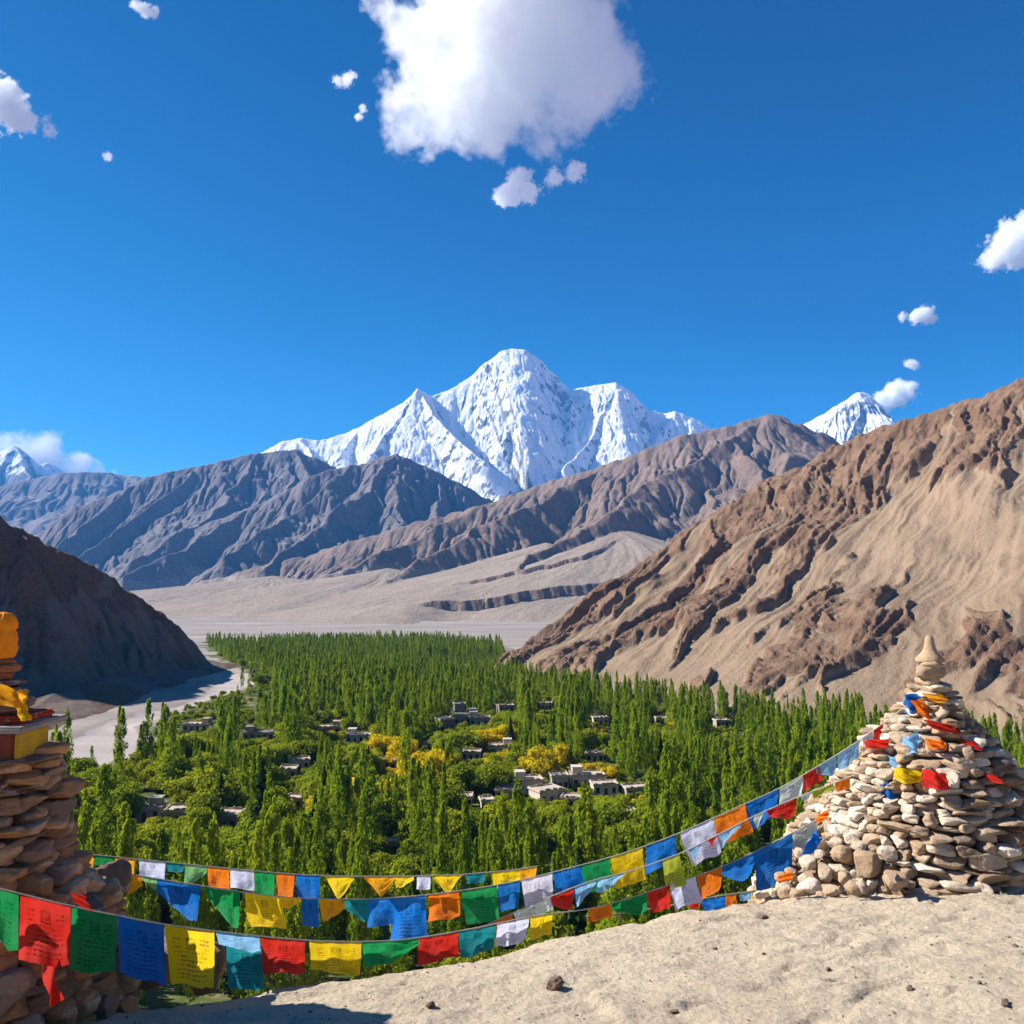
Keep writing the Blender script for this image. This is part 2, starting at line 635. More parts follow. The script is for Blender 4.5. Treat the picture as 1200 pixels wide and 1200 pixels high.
rh = obj("right_hill", make_mesh("right_hill", np.stack([X, Y, H], -1).reshape(-1, 3), grid_faces(900, 750), M_RIGHT, True, {"rock": np.clip(m + 0.12 * knob, 0, 1).ravel(), "streak": (chute * 0.6 + 0.4 * ribs(w2, depth_, 34, 77, 3, 20.0, 0.12)).ravel()}))
tag(rh, "tall tan and brown rocky hillside rising on the right", None, None, "structure")


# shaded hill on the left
def left_post(X, Y, H, slope, rel, crest, run):
    n = fbm(X / 60, Y / 60, 5, 12)
    m = sstep(-0.1, 0.35, n + 0.5 * sstep(0.1, 0.5, rel))
    h = H + m * (2.4 * (ridged(X / 16, Y / 16, 5, 31, 0.55) - 1.4)) * sstep(0, 0.05, rel)
    talus = 14 * np.clip(1 - seg_dist(X, Y, [(-262, 720, 0), (-262, 560, 0), (-245, 420, 0), (-240, 300, 0), (-260, 150, 0)])[0] / 70, 0, 1) ** 1.5
    h = np.maximum(h, -6 + talus * (1 + 0.3 * n))
    return h, np.clip(0.75 * m + 0.1, 0, 1)


lr = ridge((262, 786, 722), (225, 752, 700), (180, 712, 675), (130, 676, 650), (60, 634, 620), (0, 600, 590), (-120, 520, 560), (-300, 420, 540))
lr2 = [(-450, 600, 150), (-490, 420, 175), (-530, 250, 190), (-580, 60, 190)]
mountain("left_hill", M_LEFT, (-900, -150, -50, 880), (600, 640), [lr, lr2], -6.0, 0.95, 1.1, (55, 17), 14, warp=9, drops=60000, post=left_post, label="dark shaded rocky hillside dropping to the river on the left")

# dark mountain in the middle distance with pale fans
mr = ridge((1200, 600, 3700), (1060, 560, 3550), (985, 526, 3450), (945, 497, 3350), (915, 488, 3250), (890, 485, 3200), (850, 497, 3200), (780, 516, 3250), (700, 546, 3300), (640, 566, 3350), (560, 592, 3400), (450, 624, 3500), (350, 652, 3600), (240, 683, 3700))
ms = [ridge((890, 487, 3200), (830, 535, 2950), (765, 565, 2750), (690, 618, 2450), (600, 665, 2150), (520, 708, 1900)),
      ridge((850, 498, 3200), (890, 560, 2750), (880, 620, 2450), (830, 670, 2200)),
      ridge((945, 497, 3350), (985, 560, 2900), (1000, 640, 2500)),
      ridge((700, 548, 3300), (620, 590, 3000), (520, 640, 2700), (430, 688, 2400)),
      ridge((560, 593, 3400), (470, 640, 3100), (380, 676, 2850))]


def mid_post(X, Y, H, slope, rel, crest, run):
    rock = sstep(0.10, 0.30, rel + 0.05 * fbm(X / 300, Y / 300, 4, 5)) * (0.35 + 0.65 * sstep(0.28, 0.6, slope)) - 0.02 * (blur(H, 6) - H)
    for (fx, fy, fz), L, wd in ((at(725, 618, 2520), 1150, 1.0), (at(565, 666, 2450), 850, 1.0), (at(455, 666, 2850), 1150, 1.0), (at(320, 675, 3200), 1400, 1.0), (at(850, 640, 2350), 800, 1.0), (at(640, 636, 2750), 1150, 1.0)):
        an = np.arctan2(X - fx, fy - Y)
        dd = np.hypot(X - fx, Y - fy) * (1 + 0.08 * noise2(an * 4, an * 0 + fx, 3))
        qf = np.clip(1 - dd / L, 0, 1)
        fan = -6 + (fz + 6) * (0.45 * qf + 0.55 * qf ** 2) + 4.0 * (ribs(an * 700, dd, 60, 12, 3, 20.0) - 0.5) * sstep(0, 0.3, qf)
        mf = sstep(-4, 6, fan - H) * (qf > 0)
        H = np.maximum(H, np.where(qf > 0, fan, -99))
        rock = rock * (1 - mf)
    # terraces cut by an old river: a scarp along the foot of the fans
    sc = [(-250, 1830, 0), (-90, 1850, 0), (60, 1900, 0), (240, 1990, 0), (460, 2120, 0), (800, 2300, 0)]
    below = Y < np.interp(X, [p[0] for p in sc], [p[1] for p in sc]) + 22 * fbm(X / 80, X / 300, 4, 8)
    reach = sstep(-230, -120, X) * (1 - sstep(600, 900, X))
    sc2 = [(-140, 2080, 0), (40, 2160, 0), (180, 2240, 0), (330, 2400, 0)]
    b2 = Y < np.interp(X, [p[0] for p in sc2], [p[1] for p in sc2]) + 40 * fbm(X / 90, X / 300, 4, 18)
    r2 = sstep(-180, -60, X) * (1 - sstep(200, 360, X))
    H3 = H - 20 * below * reach - 9 * b2 * r2
    gx, gy = np.gradient(H3, X[1, 0] - X[0, 0], Y[0, 1] - Y[0, 0])
    cut = sstep(0.55, 1.0, np.hypot(gx, gy)) * (reach + r2)
    return H3, np.clip(np.maximum(rock, cut), 0, 1)


mountain("middle_mountain", M_MID, (-1900, 2300, 1500, 4400), (820, 600), [mr], -25.0, 2.9, 2.0, (170, 62), 23, ms, 0.72, warp=40, drops=80000, post=mid_post, label="dark brown mountain with pale gravel fans in the middle distance")

# bluish mountains on the left, two ridges one behind the other
b1 = ridge((20, 640, 5000), (100, 590, 5100), (160, 562, 5200), (230, 545, 5300), (300, 531, 5400), (350, 527, 5450), (400, 552, 5500), (470, 590, 5600), (560, 640, 5700))
b1s = [ridge((300, 531, 5400), (280, 565, 5050), (235, 605, 4650), (160, 655, 4200)), ridge((230, 545, 5300), (185, 585, 4950), (120, 635, 4550), (50, 685, 4100)),
       ridge((350, 527, 5450), (370, 565, 5100)), ridge((160, 562, 5200), (110, 608, 4850), (40, 665, 4400))]
mountain("left_blue_mountain", M_BACK, (-3600, 300, 3600, 6400), (640, 500), [b1], -20.0, 1.9, 1.4, (230, 75), 37, b1s, 0.75, warp=60, drops=50000, rock_range=(0.3, 0.7), label="bluish grey mountain ridge on the far left of the valley")
b2 = ridge((90, 672, 4500), (190, 630, 4500), (290, 596, 4500), (360, 562, 4500), (410, 545, 4550), (462, 530, 4600), (510, 556, 4650), (550, 575, 4700), (590, 600, 4750), (680, 640, 4800))
b2s = [ridge((462, 530, 4600), (430, 575, 4250), (360, 625, 3900), (300, 665, 3500)), ridge((410, 545, 4550), (345, 600, 4200), (260, 650, 3800)),
       ridge((510, 556, 4650), (520, 595, 4300), (500, 625, 4000)), ridge((290, 596, 4500), (220, 640, 4150), (150, 675, 3800))]
mountain("dark_blue_mountain", M_BACK, (-2700, 900, 3200, 5400), (640, 460), [b2], -20.0, 1.9, 1.45, (200, 70), 41, b2s, 0.75, warp=50, drops=50000, rock_range=(0.3, 0.7), label="darker bluish mountain ridge below the snow peak")
b3 = ridge((-160, 590, 8200), (-40, 580, 8200), (30, 562, 8200), (80, 554, 8200), (140, 554, 8300), (165, 557, 8300), (230, 580, 8400), (330, 620, 8500))
mountain("far_blue_ridge", M_BACK, (-7200, -1400, 6900, 9400), (420, 240), [b3], -10.0, 2.2, 1.3, (340, 90), 51, warp=90, drops=20000, label="far pale blue ridge at the left edge")

# snow mountains
sr = ridge((230, 575, 9300), (290, 540, 9300), (330, 517, 9300), (352, 513, 9320), (375, 516, 9350), (410, 506, 9400), (445, 487, 9400), (475, 470, 9350), (490, 455, 9300), (505, 464, 9400), (530, 455, 9500),
           (556, 437, 9600), (572, 422, 9650), (586, 412, 9680), (600, 408, 9700), (616, 410, 9700), (632, 420, 9700), (645, 433, 9700), (657, 447, 9700), (668, 457, 9700), (690, 452, 9650), (722, 448, 9600),
           (742, 460, 9600), (758, 480, 9600), (775, 484, 9600), (790, 482, 9600), (818, 492, 9600), (900, 540, 9600), (1000, 600, 9600))
ss = [ridge((490, 456, 9300), (512, 490, 8850), (540, 520, 8450), (580, 548, 8000), (630, 590, 7500)),
      ridge((490, 456, 9300), (462, 495, 8900), (440, 525, 8500), (415, 560, 8000)),
      ridge((600, 409, 9700), (614, 450, 9350), (605, 490, 8950), (590, 515, 8600)),
      ridge((722, 449, 9600), (705, 485, 9200), (690, 518, 8800), (660, 550, 8300)),
      ridge((642, 433, 9700), (672, 470, 9400), (668, 500, 9000)),
      ridge((352, 514, 9320), (370, 540, 8900), (360, 565, 8500)), ridge((420, 503, 9400), (400, 530, 8950)),
      ridge((790, 483, 9600), (770, 512, 9200), (750, 545, 8700))]
mountain("snow_mountain", M_SNOW, (-4200, 3400, 7200, 11000), (900, 500), [sr], 400.0, 1.15, 1.25, (380, 50), 61, ss, 0.72, warp=25, drops=22000, snow=(850, 260, 1.5), label="high snow covered peak above the valley")
r2 = ridge((880, 540, 9300), (930, 500, 9200), (965, 485, 9150), (990, 470, 9100), (1008, 459, 9100), (1020, 464, 9150), (1040, 489, 9200), (1100, 530, 9300))
mountain("right_snow_peak", M_SNOW, (2000, 5200, 7600, 10400), (420, 320), [r2], 500.0, 1.3, 1.2, (300, 70), 71, [ridge((1008, 460, 9100), (1000, 500, 8700), (985, 540, 8300))], warp=50, drops=20000, snow=(750, 300, 1.2), label="small white snow peak behind the right hill")
l3 = ridge((-120, 560, 11200), (-60, 545, 11200), (-10, 533, 11200), (20, 523, 11200), (45, 545, 11200), (62, 542, 11300), (85, 556, 11400), (160, 580, 11400))
mountain("left_snow_peaks", M_SNOW, (-9400, -3800, 9400, 12600), (420, 260), [l3], 300.0, 1.4, 1.25, (360, 90), 81, [ridge((20, 524, 11200), (35, 560, 10600)), ridge((-10, 534, 11200), (-30, 570, 10600))], warp=70, drops=20000, snow=(1250, 400, 0.95), label="faint snowy peaks under a white cloud on the far left")

# ------------------------------------------------------------------ valley floor
FOREST_PX = [(236, 752), (420, 750), (585, 757), (600, 786), (700, 812), (840, 838), (1040, 864), (1200, 886), (1330, 915), (1330, 1150),
             (900, 1230), (300, 1230), (-60, 1150), (-60, 1000), (78, 915), (200, 897), (216, 868), (168, 856), (205, 838), (240, 818), (268, 812), (305, 800), (300, 788), (268, 780)]
HAZE = 0.00004
RIVER_PX = [(40, 880), (88, 862), (130, 845), (170, 833), (215, 824), (246, 808), (258, 790), (285, 793), (303, 799), (268, 811), (238, 822), (195, 837),
            (152, 851), (170, 862), (212, 868), (205, 887), (95, 893), (40, 905)]
FOREST = [on_valley(*p) for p in FOREST_PX]
RIVER = [on_valley(*p) for p in RIVER_PX]


def valley_z(x, y):
    x, y = np.asarray(x, dtype=float), np.asarray(y, dtype=float)
    z = 0.8 * fbm(x / 90, y / 90, 3, 4)
    return z + 22 * sstep(1100, 5000, y) + 2.5 * sstep(1000, 1600, y) * fbm(x / 160, y / 60, 4, 6)


ang = np.linspace(-1.15, 1.15, 820)
rad = np.concatenate([np.geomspace(40, 1400, 560), np.geomspace(1412, 12000, 150)])
A, R = np.meshgrid(ang, rad, indexing='ij')
VX, VY = R * np.sin(A), R * np.cos(A)
jit = 10 * fbm(VX / 25, VY / 25, 4, 2) * np.clip(VY / 500, 0.4, 3)
fd = poly_sd(VX, VY, FOREST)
rd = poly_sd(VX, VY, RIVER)
vz = valley_z(VX, VY) - 1.2 * sstep(6, -6, rd)
t = NT("valley_ground", 0.95)
c = t.coord("Object")
n1 = t.noise(c, 0.03, 6, 0.6)
n2 = t.noise(c, 0.35, 6, 0.65)
n3 = t.noise(t.mapping(c, (0.004, 0.02, 0.02), (0, 0, 0.12)), 1.0, 6, 0.6)
gravel = t.mix(t.mrange(n3, 0.35, 0.65), (0.36, 0.31, 0.27), (0.24, 0.2, 0.175))
gravel = t.mix(t.mrange(t.noise(t.mapping(c, (0.0015, 0.012, 0.01), (0, 0, -0.1)), 1.0, 5), 0.56, 0.64, 0, 0.8), gravel, (0.45, 0.38, 0.31))
gravel = t.mix(t.mrange(n2, 0.3, 0.8, 0, 0.35), gravel, (0.2, 0.17, 0.14))
green = t.mix(t.mrange(n1, 0.35, 0.65), (0.055, 0.085, 0.018), (0.12, 0.135, 0.03))
green = t.mix(t.mrange(n2, 0.35, 0.75), green, (0.05, 0.075, 0.018))
green = t.mix(t.mrange(t.noise(c, 0.06, 6, 0.7), 0.5, 0.62, 0, 0.75), green, (0.24, 0.19, 0.10))
river = t.mix(t.mrange(t.noise(t.mapping(c, (0.01, 0.05, 0.05), (0, 0, 0.4)), 1.0, 6), 0.35, 0.65), (0.44, 0.38, 0.35), (0.34, 0.29, 0.26))
river = t.mix(t.mrange(n2, 0.55, 0.75, 0, 0.6), river, (0.25, 0.22, 0.19))
fm = t.mrange(t.math('ADD', t.attr("green"), t.math('MULTIPLY', t.math('SUBTRACT', n2, 0.5), 0.5)), 0.4, 0.6)
rm = t.mrange(t.math('ADD', t.attr("river"), t.math('MULTIPLY', t.math('SUBTRACT', n2, 0.5), 0.4)), 0.4, 0.6)
col = t.mix(rm, t.mix(fm, gravel, green), river)
t.bump(n2, 0.6, 0.6)
M_VALLEY = t.color(col)
vf = obj("valley_floor", make_mesh("valley_floor", np.stack([VX, VY, vz], -1).reshape(-1, 3), grid_faces(len(ang), len(rad))[:, ::-1], M_VALLEY, True,
                                   {"green": sstep(9, -9, fd + jit).ravel(), "river": sstep(5, -5, rd + 0.5 * jit).ravel()}))
tag(vf, "flat valley floor of gravel plain, pale river bed and green ground", None, None, "structure")
# ------------------------------------------------------------------ trees
def leaf_material(name, c1, c2, c3, trans=0.35):
    m = bpy.data.materials.new(name)
    m.use_nodes = True
    t = NT.__new__(NT)
    t.m, t.t = m, m.node_tree
    t.t.nodes.clear()
    out = t.n("ShaderNodeOutputMaterial")
    oi = t.n("ShaderNodeObjectInfo").outputs["Random"]
    lf = t.attr("leaf")
    a = t.mix(oi, c1, c2)
    a = t.mix(t.mrange(lf, 0.0, 1.0, 0.0, 0.75), a, c3)
    d = t.n("ShaderNodeBsdfDiffuse")
    tr = t.n("ShaderNodeBsdfTranslucent")
    t.l(a, d.inputs[0])
    t.l(t.mix(1.0, a, (1.15, 1.1, 0.55), 'MULTIPLY'), tr.inputs[0])
    mx = t.n("ShaderNodeMixShader")
    mx.inputs[0].default_value = trans
    t.l(d.outputs[0], mx.inputs[1])
    t.l(tr.outputs[0], mx.inputs[2])
    t.l(mx.outputs[0], out.inputs[0])
    return m


M_POPLAR = leaf_material("poplar_leaves", (0.125, 0.22, 0.013), (0.28, 0.34, 0.02), (0.32, 0.40, 0.03), 0.5)
M_WILLOW = leaf_material("willow_leaves", (0.19, 0.27, 0.016), (0.32, 0.34, 0.022), (0.34, 0.37, 0.03), 0.46)
M_GOLD = leaf_material("golden_leaves", (0.66, 0.50, 0.012), (0.50, 0.42, 0.018), (0.72, 0.55, 0.02), 0.42)
M_SPRUCE = leaf_material("dark_tree_leaves", (0.022, 0.048, 0.012), (0.035, 0.065, 0.014), (0.05, 0.08, 0.02), 0.2)
t = NT("bark", 0.95)
c = t.coord()
M_BARK = t.color(t.mix(t.mrange(t.noise(t.mapping(c, (1, 1, 0.2)), 3.0, 5), 0.3, 0.7), (0.17, 0.13, 0.1), (0.08, 0.06, 0.045)))


def leaf_cloud(pts, nrm, size, rng, stretch=1.0):
    """Leaf sprays: one small bent diamond per point, facing roughly outwards."""
    n = len(pts)
    nr = nrm + rng.normal(0, 0.55, (n, 3))
    nr /= np.linalg.norm(nr, axis=1, keepdims=True)
    up = np.array([0, 0, 1.0]) + rng.normal(0, 0.6, (n, 3))
    a = np.cross(up, nr)
    a /= np.linalg.norm(a, axis=1, keepdims=True) + 1e-9
    b = np.cross(nr, a)
    s = size * rng.uniform(0.6, 1.4, n)[:, None]
    v = np.stack([pts - b * s * stretch, pts + a * s * 0.62 + nr * s * 0.1, pts + b * s * stretch, pts - a * s * 0.62 + nr * s * 0.1], 1).reshape(-1, 3)
    f = np.arange(4 * n).reshape(n, 4)
    leaf = np.repeat(rng.uniform(0, 1, n) ** 1.5, 4)
    return v, f, leaf


def poplar_crown(seed, n, h=1.0, width=0.085, size=0.02, tip=1.0):
    """Columnar crown of unit height made of upswept branch sprays."""
    rng = np.random.default_rng(seed)
    nb = 46
    bz = np.sort(rng.uniform(0.06, 0.93, nb))
    ba = rng.uniform(0, 2 * np.pi, nb)
    pick = rng.integers(0, nb, n)
    tt = rng.uniform(0, 1, n) ** 0.7
    prof = lambda z: width * np.clip(np.minimum((z / 0.16) ** 0.6, ((1.0 - z) / 0.5) ** 0.7), 0, 1) * 1.0
    length = rng.uniform(0.12, 0.26, nb)
    z = bz[pick] + tt * length[pick] * (1 - 0.5 * bz[pick])
    z = np.minimum(z, 0.995)
    amp = rng.uniform(0.65, 1.2, nb)
    r = prof(np.clip(z, 0, 0.999)) * amp[pick] * np.sqrt(np.clip(tt * 1.35, 0, 1)) + 0.002
    th = ba[pick] + rng.normal(0, 0.28, n)
    p = np.stack([r * np.cos(th), r * np.sin(th), z], 1)
    p += rng.normal(0, 0.006, (n, 3))
    nr = np.stack([np.cos(th), np.sin(th), np.full(n, 0.35)], 1)
    return leaf_cloud(p, nr, size, rng, 1.5)


def round_crown(seed, n, size=0.045, squash=0.8, lumps=13):
    """Billowing crown of unit height made of many overlapping leaf clumps."""
    rng = np.random.default_rng(seed)
    cs = []
    for i in range(lumps):
        a, rr_, zz = rng.uniform(0, 2 * np.pi), rng.uniform(0.05, 0.36), rng.uniform(0.3, 0.8)
        rr_ *= 1.15 - 0.7 * abs(zz - 0.5)
        cs.append((rr_ * math.cos(a), rr_ * math.sin(a), zz, rng.uniform(0.13, 0.24)))
    cs = np.array(cs)
    pick = rng.integers(0, lumps, n)
    d = rng.normal(0, 1, (n, 3))
    d /= np.linalg.norm(d, axis=1, keepdims=True)
    rad = cs[pick, 3:4] * rng.uniform(0.55, 1.08, (n, 1))
    p = cs[pick, :3] + d * rad * (1, 1, squash)
    p[:, 2] = np.maximum(p[:, 2], 0.08 + 0.05 * rng.uniform(0, 1, n))
    return leaf_cloud(p, d + (0, 0, 0.25), size, rng)


def cone_crown(seed, n, size=0.03, width=0.17):
    rng = np.random.default_rng(seed)
    z = 1 - np.sqrt(rng.uniform(0.0, 1, n)) * 0.93
    tier = 1 + 0.35 * np.sin(z * 55)
    r = width * (1 - z) * tier * np.sqrt(rng.uniform(0.2, 1.1, n))
    th = rng.uniform(0, 2 * np.pi, n)
    p = np.stack([r * np.cos(th), r * np.sin(th), z - 0.15 * r], 1)
    nr = np.stack([np.cos(th), np.sin(th), np.full(n, 0.5)], 1)
    return leaf_cloud(p, nr, size, rng)


def trunk_mesh(name, h, r, limbs, seed, spread, rise):
    rng = np.random.default_rng(seed)
    k = np.linspace(0, 1, 7)
    pts = np.stack([0.006 * np.sin(k * 5 + seed), 0.006 * np.cos(k * 4 + seed), k * h - 0.02], 1)
    pieces = [tube(pts, r * (1 - 0.75 * k), 6)]
    for i in range(limbs):
        z0 = rng.uniform(0.25, 0.9) * h
        a = rng.uniform(0, 2 * np.pi)
        L = spread * rng.uniform(0.6, 1.0)
        q = np.linspace(0, 1, 4)
        b = np.stack([np.cos(a) * L * q, np.sin(a) * L * q, z0 + rise * q ** 1.2 * rng.uniform(0.7, 1.2)], 1)
        pieces.append(tube(b, r * 0.45 * (1 - 0.7 * q), 4))
    v, f = merge(pieces)
    return make_mesh(name, v, f, M_BARK)


def crown_mesh(name, data, mat):
    v, f, leaf = data
    return make_mesh(name, v, f, mat, False, {"leaf": leaf})


KINDS = {}
KINDS["poplar"] = [(crown_mesh("crown", poplar_crown(100 + i, 1700, width=w, size=0.0112), M_POPLAR), trunk_mesh("trunk", 0.85, 0.010, 5, i, 0.05, 0.14))
                   for i, w in enumerate((0.082, 0.095, 0.072, 0.108, 0.088, 0.078))]
KINDS["willow"] = [(crown_mesh("crown", round_crown(200 + i, 2200, 0.036), M_WILLOW), trunk_mesh("trunk", 0.55, 0.025, 7, 20 + i, 0.25, 0.25)) for i in range(4)]
KINDS["gold"] = [(crown_mesh("crown", round_crown(300 + i, 2000, 0.036, lumps=11), M_GOLD), trunk_mesh("trunk", 0.55, 0.025, 7, 30 + i, 0.25, 0.25)) for i in range(3)]
KINDS["spruce"] = [(crown_mesh("crown", cone_crown(400 + i, 1400, 0.024, w), M_SPRUCE), trunk_mesh("trunk", 0.9, 0.014, 0, 40 + i, 0, 0)) for i, w in enumerate((0.15, 0.12))]

# clearings round the houses: (px, py) of the house spot, half width in metres, depth towards the viewer, depth behind
HOUSE_SPOTS = [
    # px, py, width, depth, height, turn, tone, kind
    (618, 928, 15, 8, 4.2, 0.15, 0, 0), (596, 938, 12, 7, 3.6, -0.2, 2, 0), (640, 940, 14, 8, 4.4, 0.5, 0, 0), (655, 925, 9, 7, 4.8, 0.1, 1, 0),
    (688, 922, 18, 8, 4.2, 0.05, 0, 0), (708, 930, 13, 7, 3.6, 0.1, 0, 0), (672, 945, 11, 6, 3.2, -0.3, 2, 0), (745, 932, 13, 6, 3.2, 0.2, 1, 0),
    (545, 848, 19, 9, 5.0, 0.1, 3, 0), (562, 850, 16, 8, 4.4, 0.0, 3, 0), (521, 856, 12, 10, 6.0, 0.4, 4, 0), (538, 838, 9, 8, 6.4, 0.2, 3, 0),
    (592, 834, 14, 7, 3.6, 0.3, 1, 0), (640, 832, 10, 7, 4.0, 0.0, 0, 0), (587, 885, 15, 7, 3.8, 0.05, 0, 0), (552, 893, 12, 6, 3.4, 0.0, 0, 0),
    (703, 851, 12, 7, 3.8, 0.1, 0, 0), (697, 893, 11, 6, 3.4, -0.1, 1, 0), (232, 857, 19, 9, 3.6, -0.05, 2, 0), (305, 866, 22, 8, 3.4, 0.05, 2, 0),
    (421, 870, 17, 8, 3.6, 0.0, 0, 0), (384, 858, 20, 8, 3.4, 0.1, 1, 0), (350, 904, 12, 7, 3.8, 0.3, 0, 0), (338, 914, 9, 7, 3.4, 0.1, 2, 0),
    (172, 958, 15, 7, 3.8, 0.12, 1, 0), (210, 962, 11, 7, 4.0, 0.1, 2, 0), (268, 970, 11, 7, 4.4, -0.1, 2, 0), (545, 946, 7, 6, 3.6, 0.0, 0, 0),
    (570, 949, 6, 5, 3.2, 0.2, 0, 0), (458, 1002, 6, 5, 3.0, 0.2, 2, 0), (735, 962, 8, 6, 3.2, 0.1, 1, 0), (345, 946, 7, 6, 3.4, 0.1, 0, 0),
    (455, 902, 10, 6, 3.2, 0.0, 2, 0), (500, 880, 8, 6, 3.2, 0.0, 1, 0), (775, 850, 9, 6, 3.4, 0.0, 1, 0), (845, 853, 10, 6, 3.4, 0.1, 1, 0)]
SPOTS = []
for q in HOUSE_SPOTS:
    q = (q[0], q[1], 0.6 * q[2], 0.85 * q[3], 0.92 * q[4]) + q[5:]
    p = on_valley(q[0], q[1])
    SPOTS.append((p[0], p[1], q))
RUINS = [(905, 868, 34, 15), (890, 876, 22, 9)]
RUIN_SPOTS = [(*on_valley(a, b), w, dd) for a, b, w, dd in RUINS]


def open_ground(x, y):
    """1 where trees may not stand: river, houses and the strip of fields before each house."""
    bad = poly_sd(x, y, RIVER) < 3
    bad |= poly_sd(x, y, FOREST) > -1
    for hx, hy, q in SPOTS:
        r = 0.5 * q[2] + 1.5
        tilt = hx / hy
        back, front = 6 + 0.01 * hy, 0.045 * hy
        dy = y - hy
        dx = np.abs(x - hx - dy * tilt)
        bad |= (dx < r * (1.0 + 0.15 * np.sin(y * 0.7))) & (dy < back) & (dy > -front)
    for hx, hy, w, dd in RUIN_SPOTS:
        dy = y - hy
        bad |= (np.abs(x - hx - dy * hx / hy) < w * 0.55) & (dy < dd * 0.6) & (dy > -dd * 1.2)
    return bad


rng = np.random.default_rng(11)
fp = np.array(FOREST)
NTRY = 46000
d_ = np.sqrt(rng.uniform(115.0 ** 2, 1060.0 ** 2, NTRY))
a_ = rng.uniform(-0.62, 0.70, NTRY)
tx, ty = d_ * np.sin(a_), d_ * np.cos(a_)
clump = fbm(tx / 55, ty / 80, 3, 202)
thin = fbm(tx / 28, ty / 28, 3, 303)
ok = ~open_ground(tx, ty) & (thin > -0.34)
# scrub instead of tall trees beside the river
scrub_poly = [on_valley(*p) for p in ((160, 850), (215, 832), (262, 815), (320, 800), (330, 830), (300, 862), (215, 868), (172, 864))]
scrub = poly_sd(tx, ty, scrub_poly) < 0
ok &= ~(scrub & (rng.uniform(0, 1, NTRY) < 0.55))
tx, ty, clump, scrub = tx[ok], ty[ok], clump[ok], scrub[ok]
# minimum spacing by a hashed grid
keep, seen = [], {}
for i in range(len(tx)):
    g = 3.3
    k = (int(tx[i] // g), int(ty[i] // g))
    if k in seen:
        continue
    seen[k] = 1
    keep.append(i)
tx, ty, clump, scrub = tx[keep], ty[keep], clump[keep], scrub[keep]
NTREE = len(tx)
ppx = 600 + 1000 * tx / ty
ppy = HORIZON + 1000 * EYE / ty                     # where the foot of each tree shows
kind = np.full(NTREE, 0)
u = rng.uniform(0, 1, NTREE)


def region(px0, px1, py0, py1):
    return (ppx > px0) & (ppx < px1) & (ppy > py0) & (ppy < py1)


wl_region = region(80, 270, 915, 1010) & (u < 0.8) | region(270, 560, 890, 1010) & (u < 0.32) | region(560, 800, 870, 940) & (u < 0.3) | region(330, 480, 838, 880) & (u < 0.6)
wl_region |= (clump > 0.4) & (u < 0.6) | (clump > 0.1) & (u < 0.28) | (ty > 480) & (clump > 0.0) & (u < 0.45) | scrub | region(-100, 80, 880, 1100) & (u < 0.5)
kind[wl_region] = 1
gold_spots = [(570, 872, 32), (545, 878, 22), (640, 898, 26), (698, 905, 24), (737, 905, 14), (736, 875, 15), (480, 892, 28), (500, 905, 25), (420, 948, 26), (395, 950, 18),
              (497, 795, 10), (445, 940, 12), (130, 985, 14), (118, 1000, 12), (775, 848, 10), (578, 832, 10), (450, 880, 16), (780, 838, 8), (350, 963, 9), (700, 845, 9)]
for gx, gy, gr in gold_spots:
    kind[(np.hypot((ppx - gx), (ppy - gy - 14) * 1.6) < gr) & (u < 0.75)] = 2
kind[(u > 0.985)] = 3
kind[region(85, 130, 893, 912) & (u > 0.4)] = 3
base_h = np.array([17.5, 8.0, 8.0, 15.0])[kind]
hgt = base_h * rng.uniform(0.58, 1.28, NTREE) * (1 + 0.18 * fbm(tx / 60, ty / 60, 2, 17))
hgt *= np.interp(ty, [150, 300, 600, 1000], [1.35, 1.22, 0.9, 0.70])
hgt[scrub] *= 0.45
foot_ = 0.815 * tx + 0.58 * ty - 434.0
hgt *= np.where(ty < 800, np.interp(foot_, [-170, -30], [1.0, 0.55]), 1.0)
near_low = (kind == 0) & (ty < 430) & (fbm(tx / 24, ty / 34, 3, 404) > 0.05) & (rng.uniform(0, 1, NTREE) < 0.5)
kind[near_low] = 1
hgt[near_low] = rng.uniform(4.5, 9.0, near_low.sum())
# orchards and low bushes before the houses, so that the roofs show over them
for hx, hy, q in SPOTS:
    dy = hy - ty
    inside = (dy > 0) & (dy < 0.36 * hy) & (np.abs(tx - hx + dy * hx / hy) < 0.5 * q[2] + 2.5)
    cap = 1.6 + 0.86 * dy * EYE / hy
    low = inside & (hgt > cap)
    swap = low & (kind != 2) & (cap < 13)
    kind[swap] = 1
    hgt[low] = cap[low] * rng.uniform(0.75, 1.0, low.sum())
wid = np.where(kind == 0, rng.uniform(0.85, 1.35, NTREE), rng.uniform(0.9, 1.35, NTREE)) * hgt
wid[kind == 0] *= np.interp(ty, [150, 600], [0.74, 0.92])[kind == 0]
var = rng.integers(0, 12, NTREE)
rotz = rng.uniform(0, 2 * np.pi, NTREE)
tz = valley_z(tx, ty)

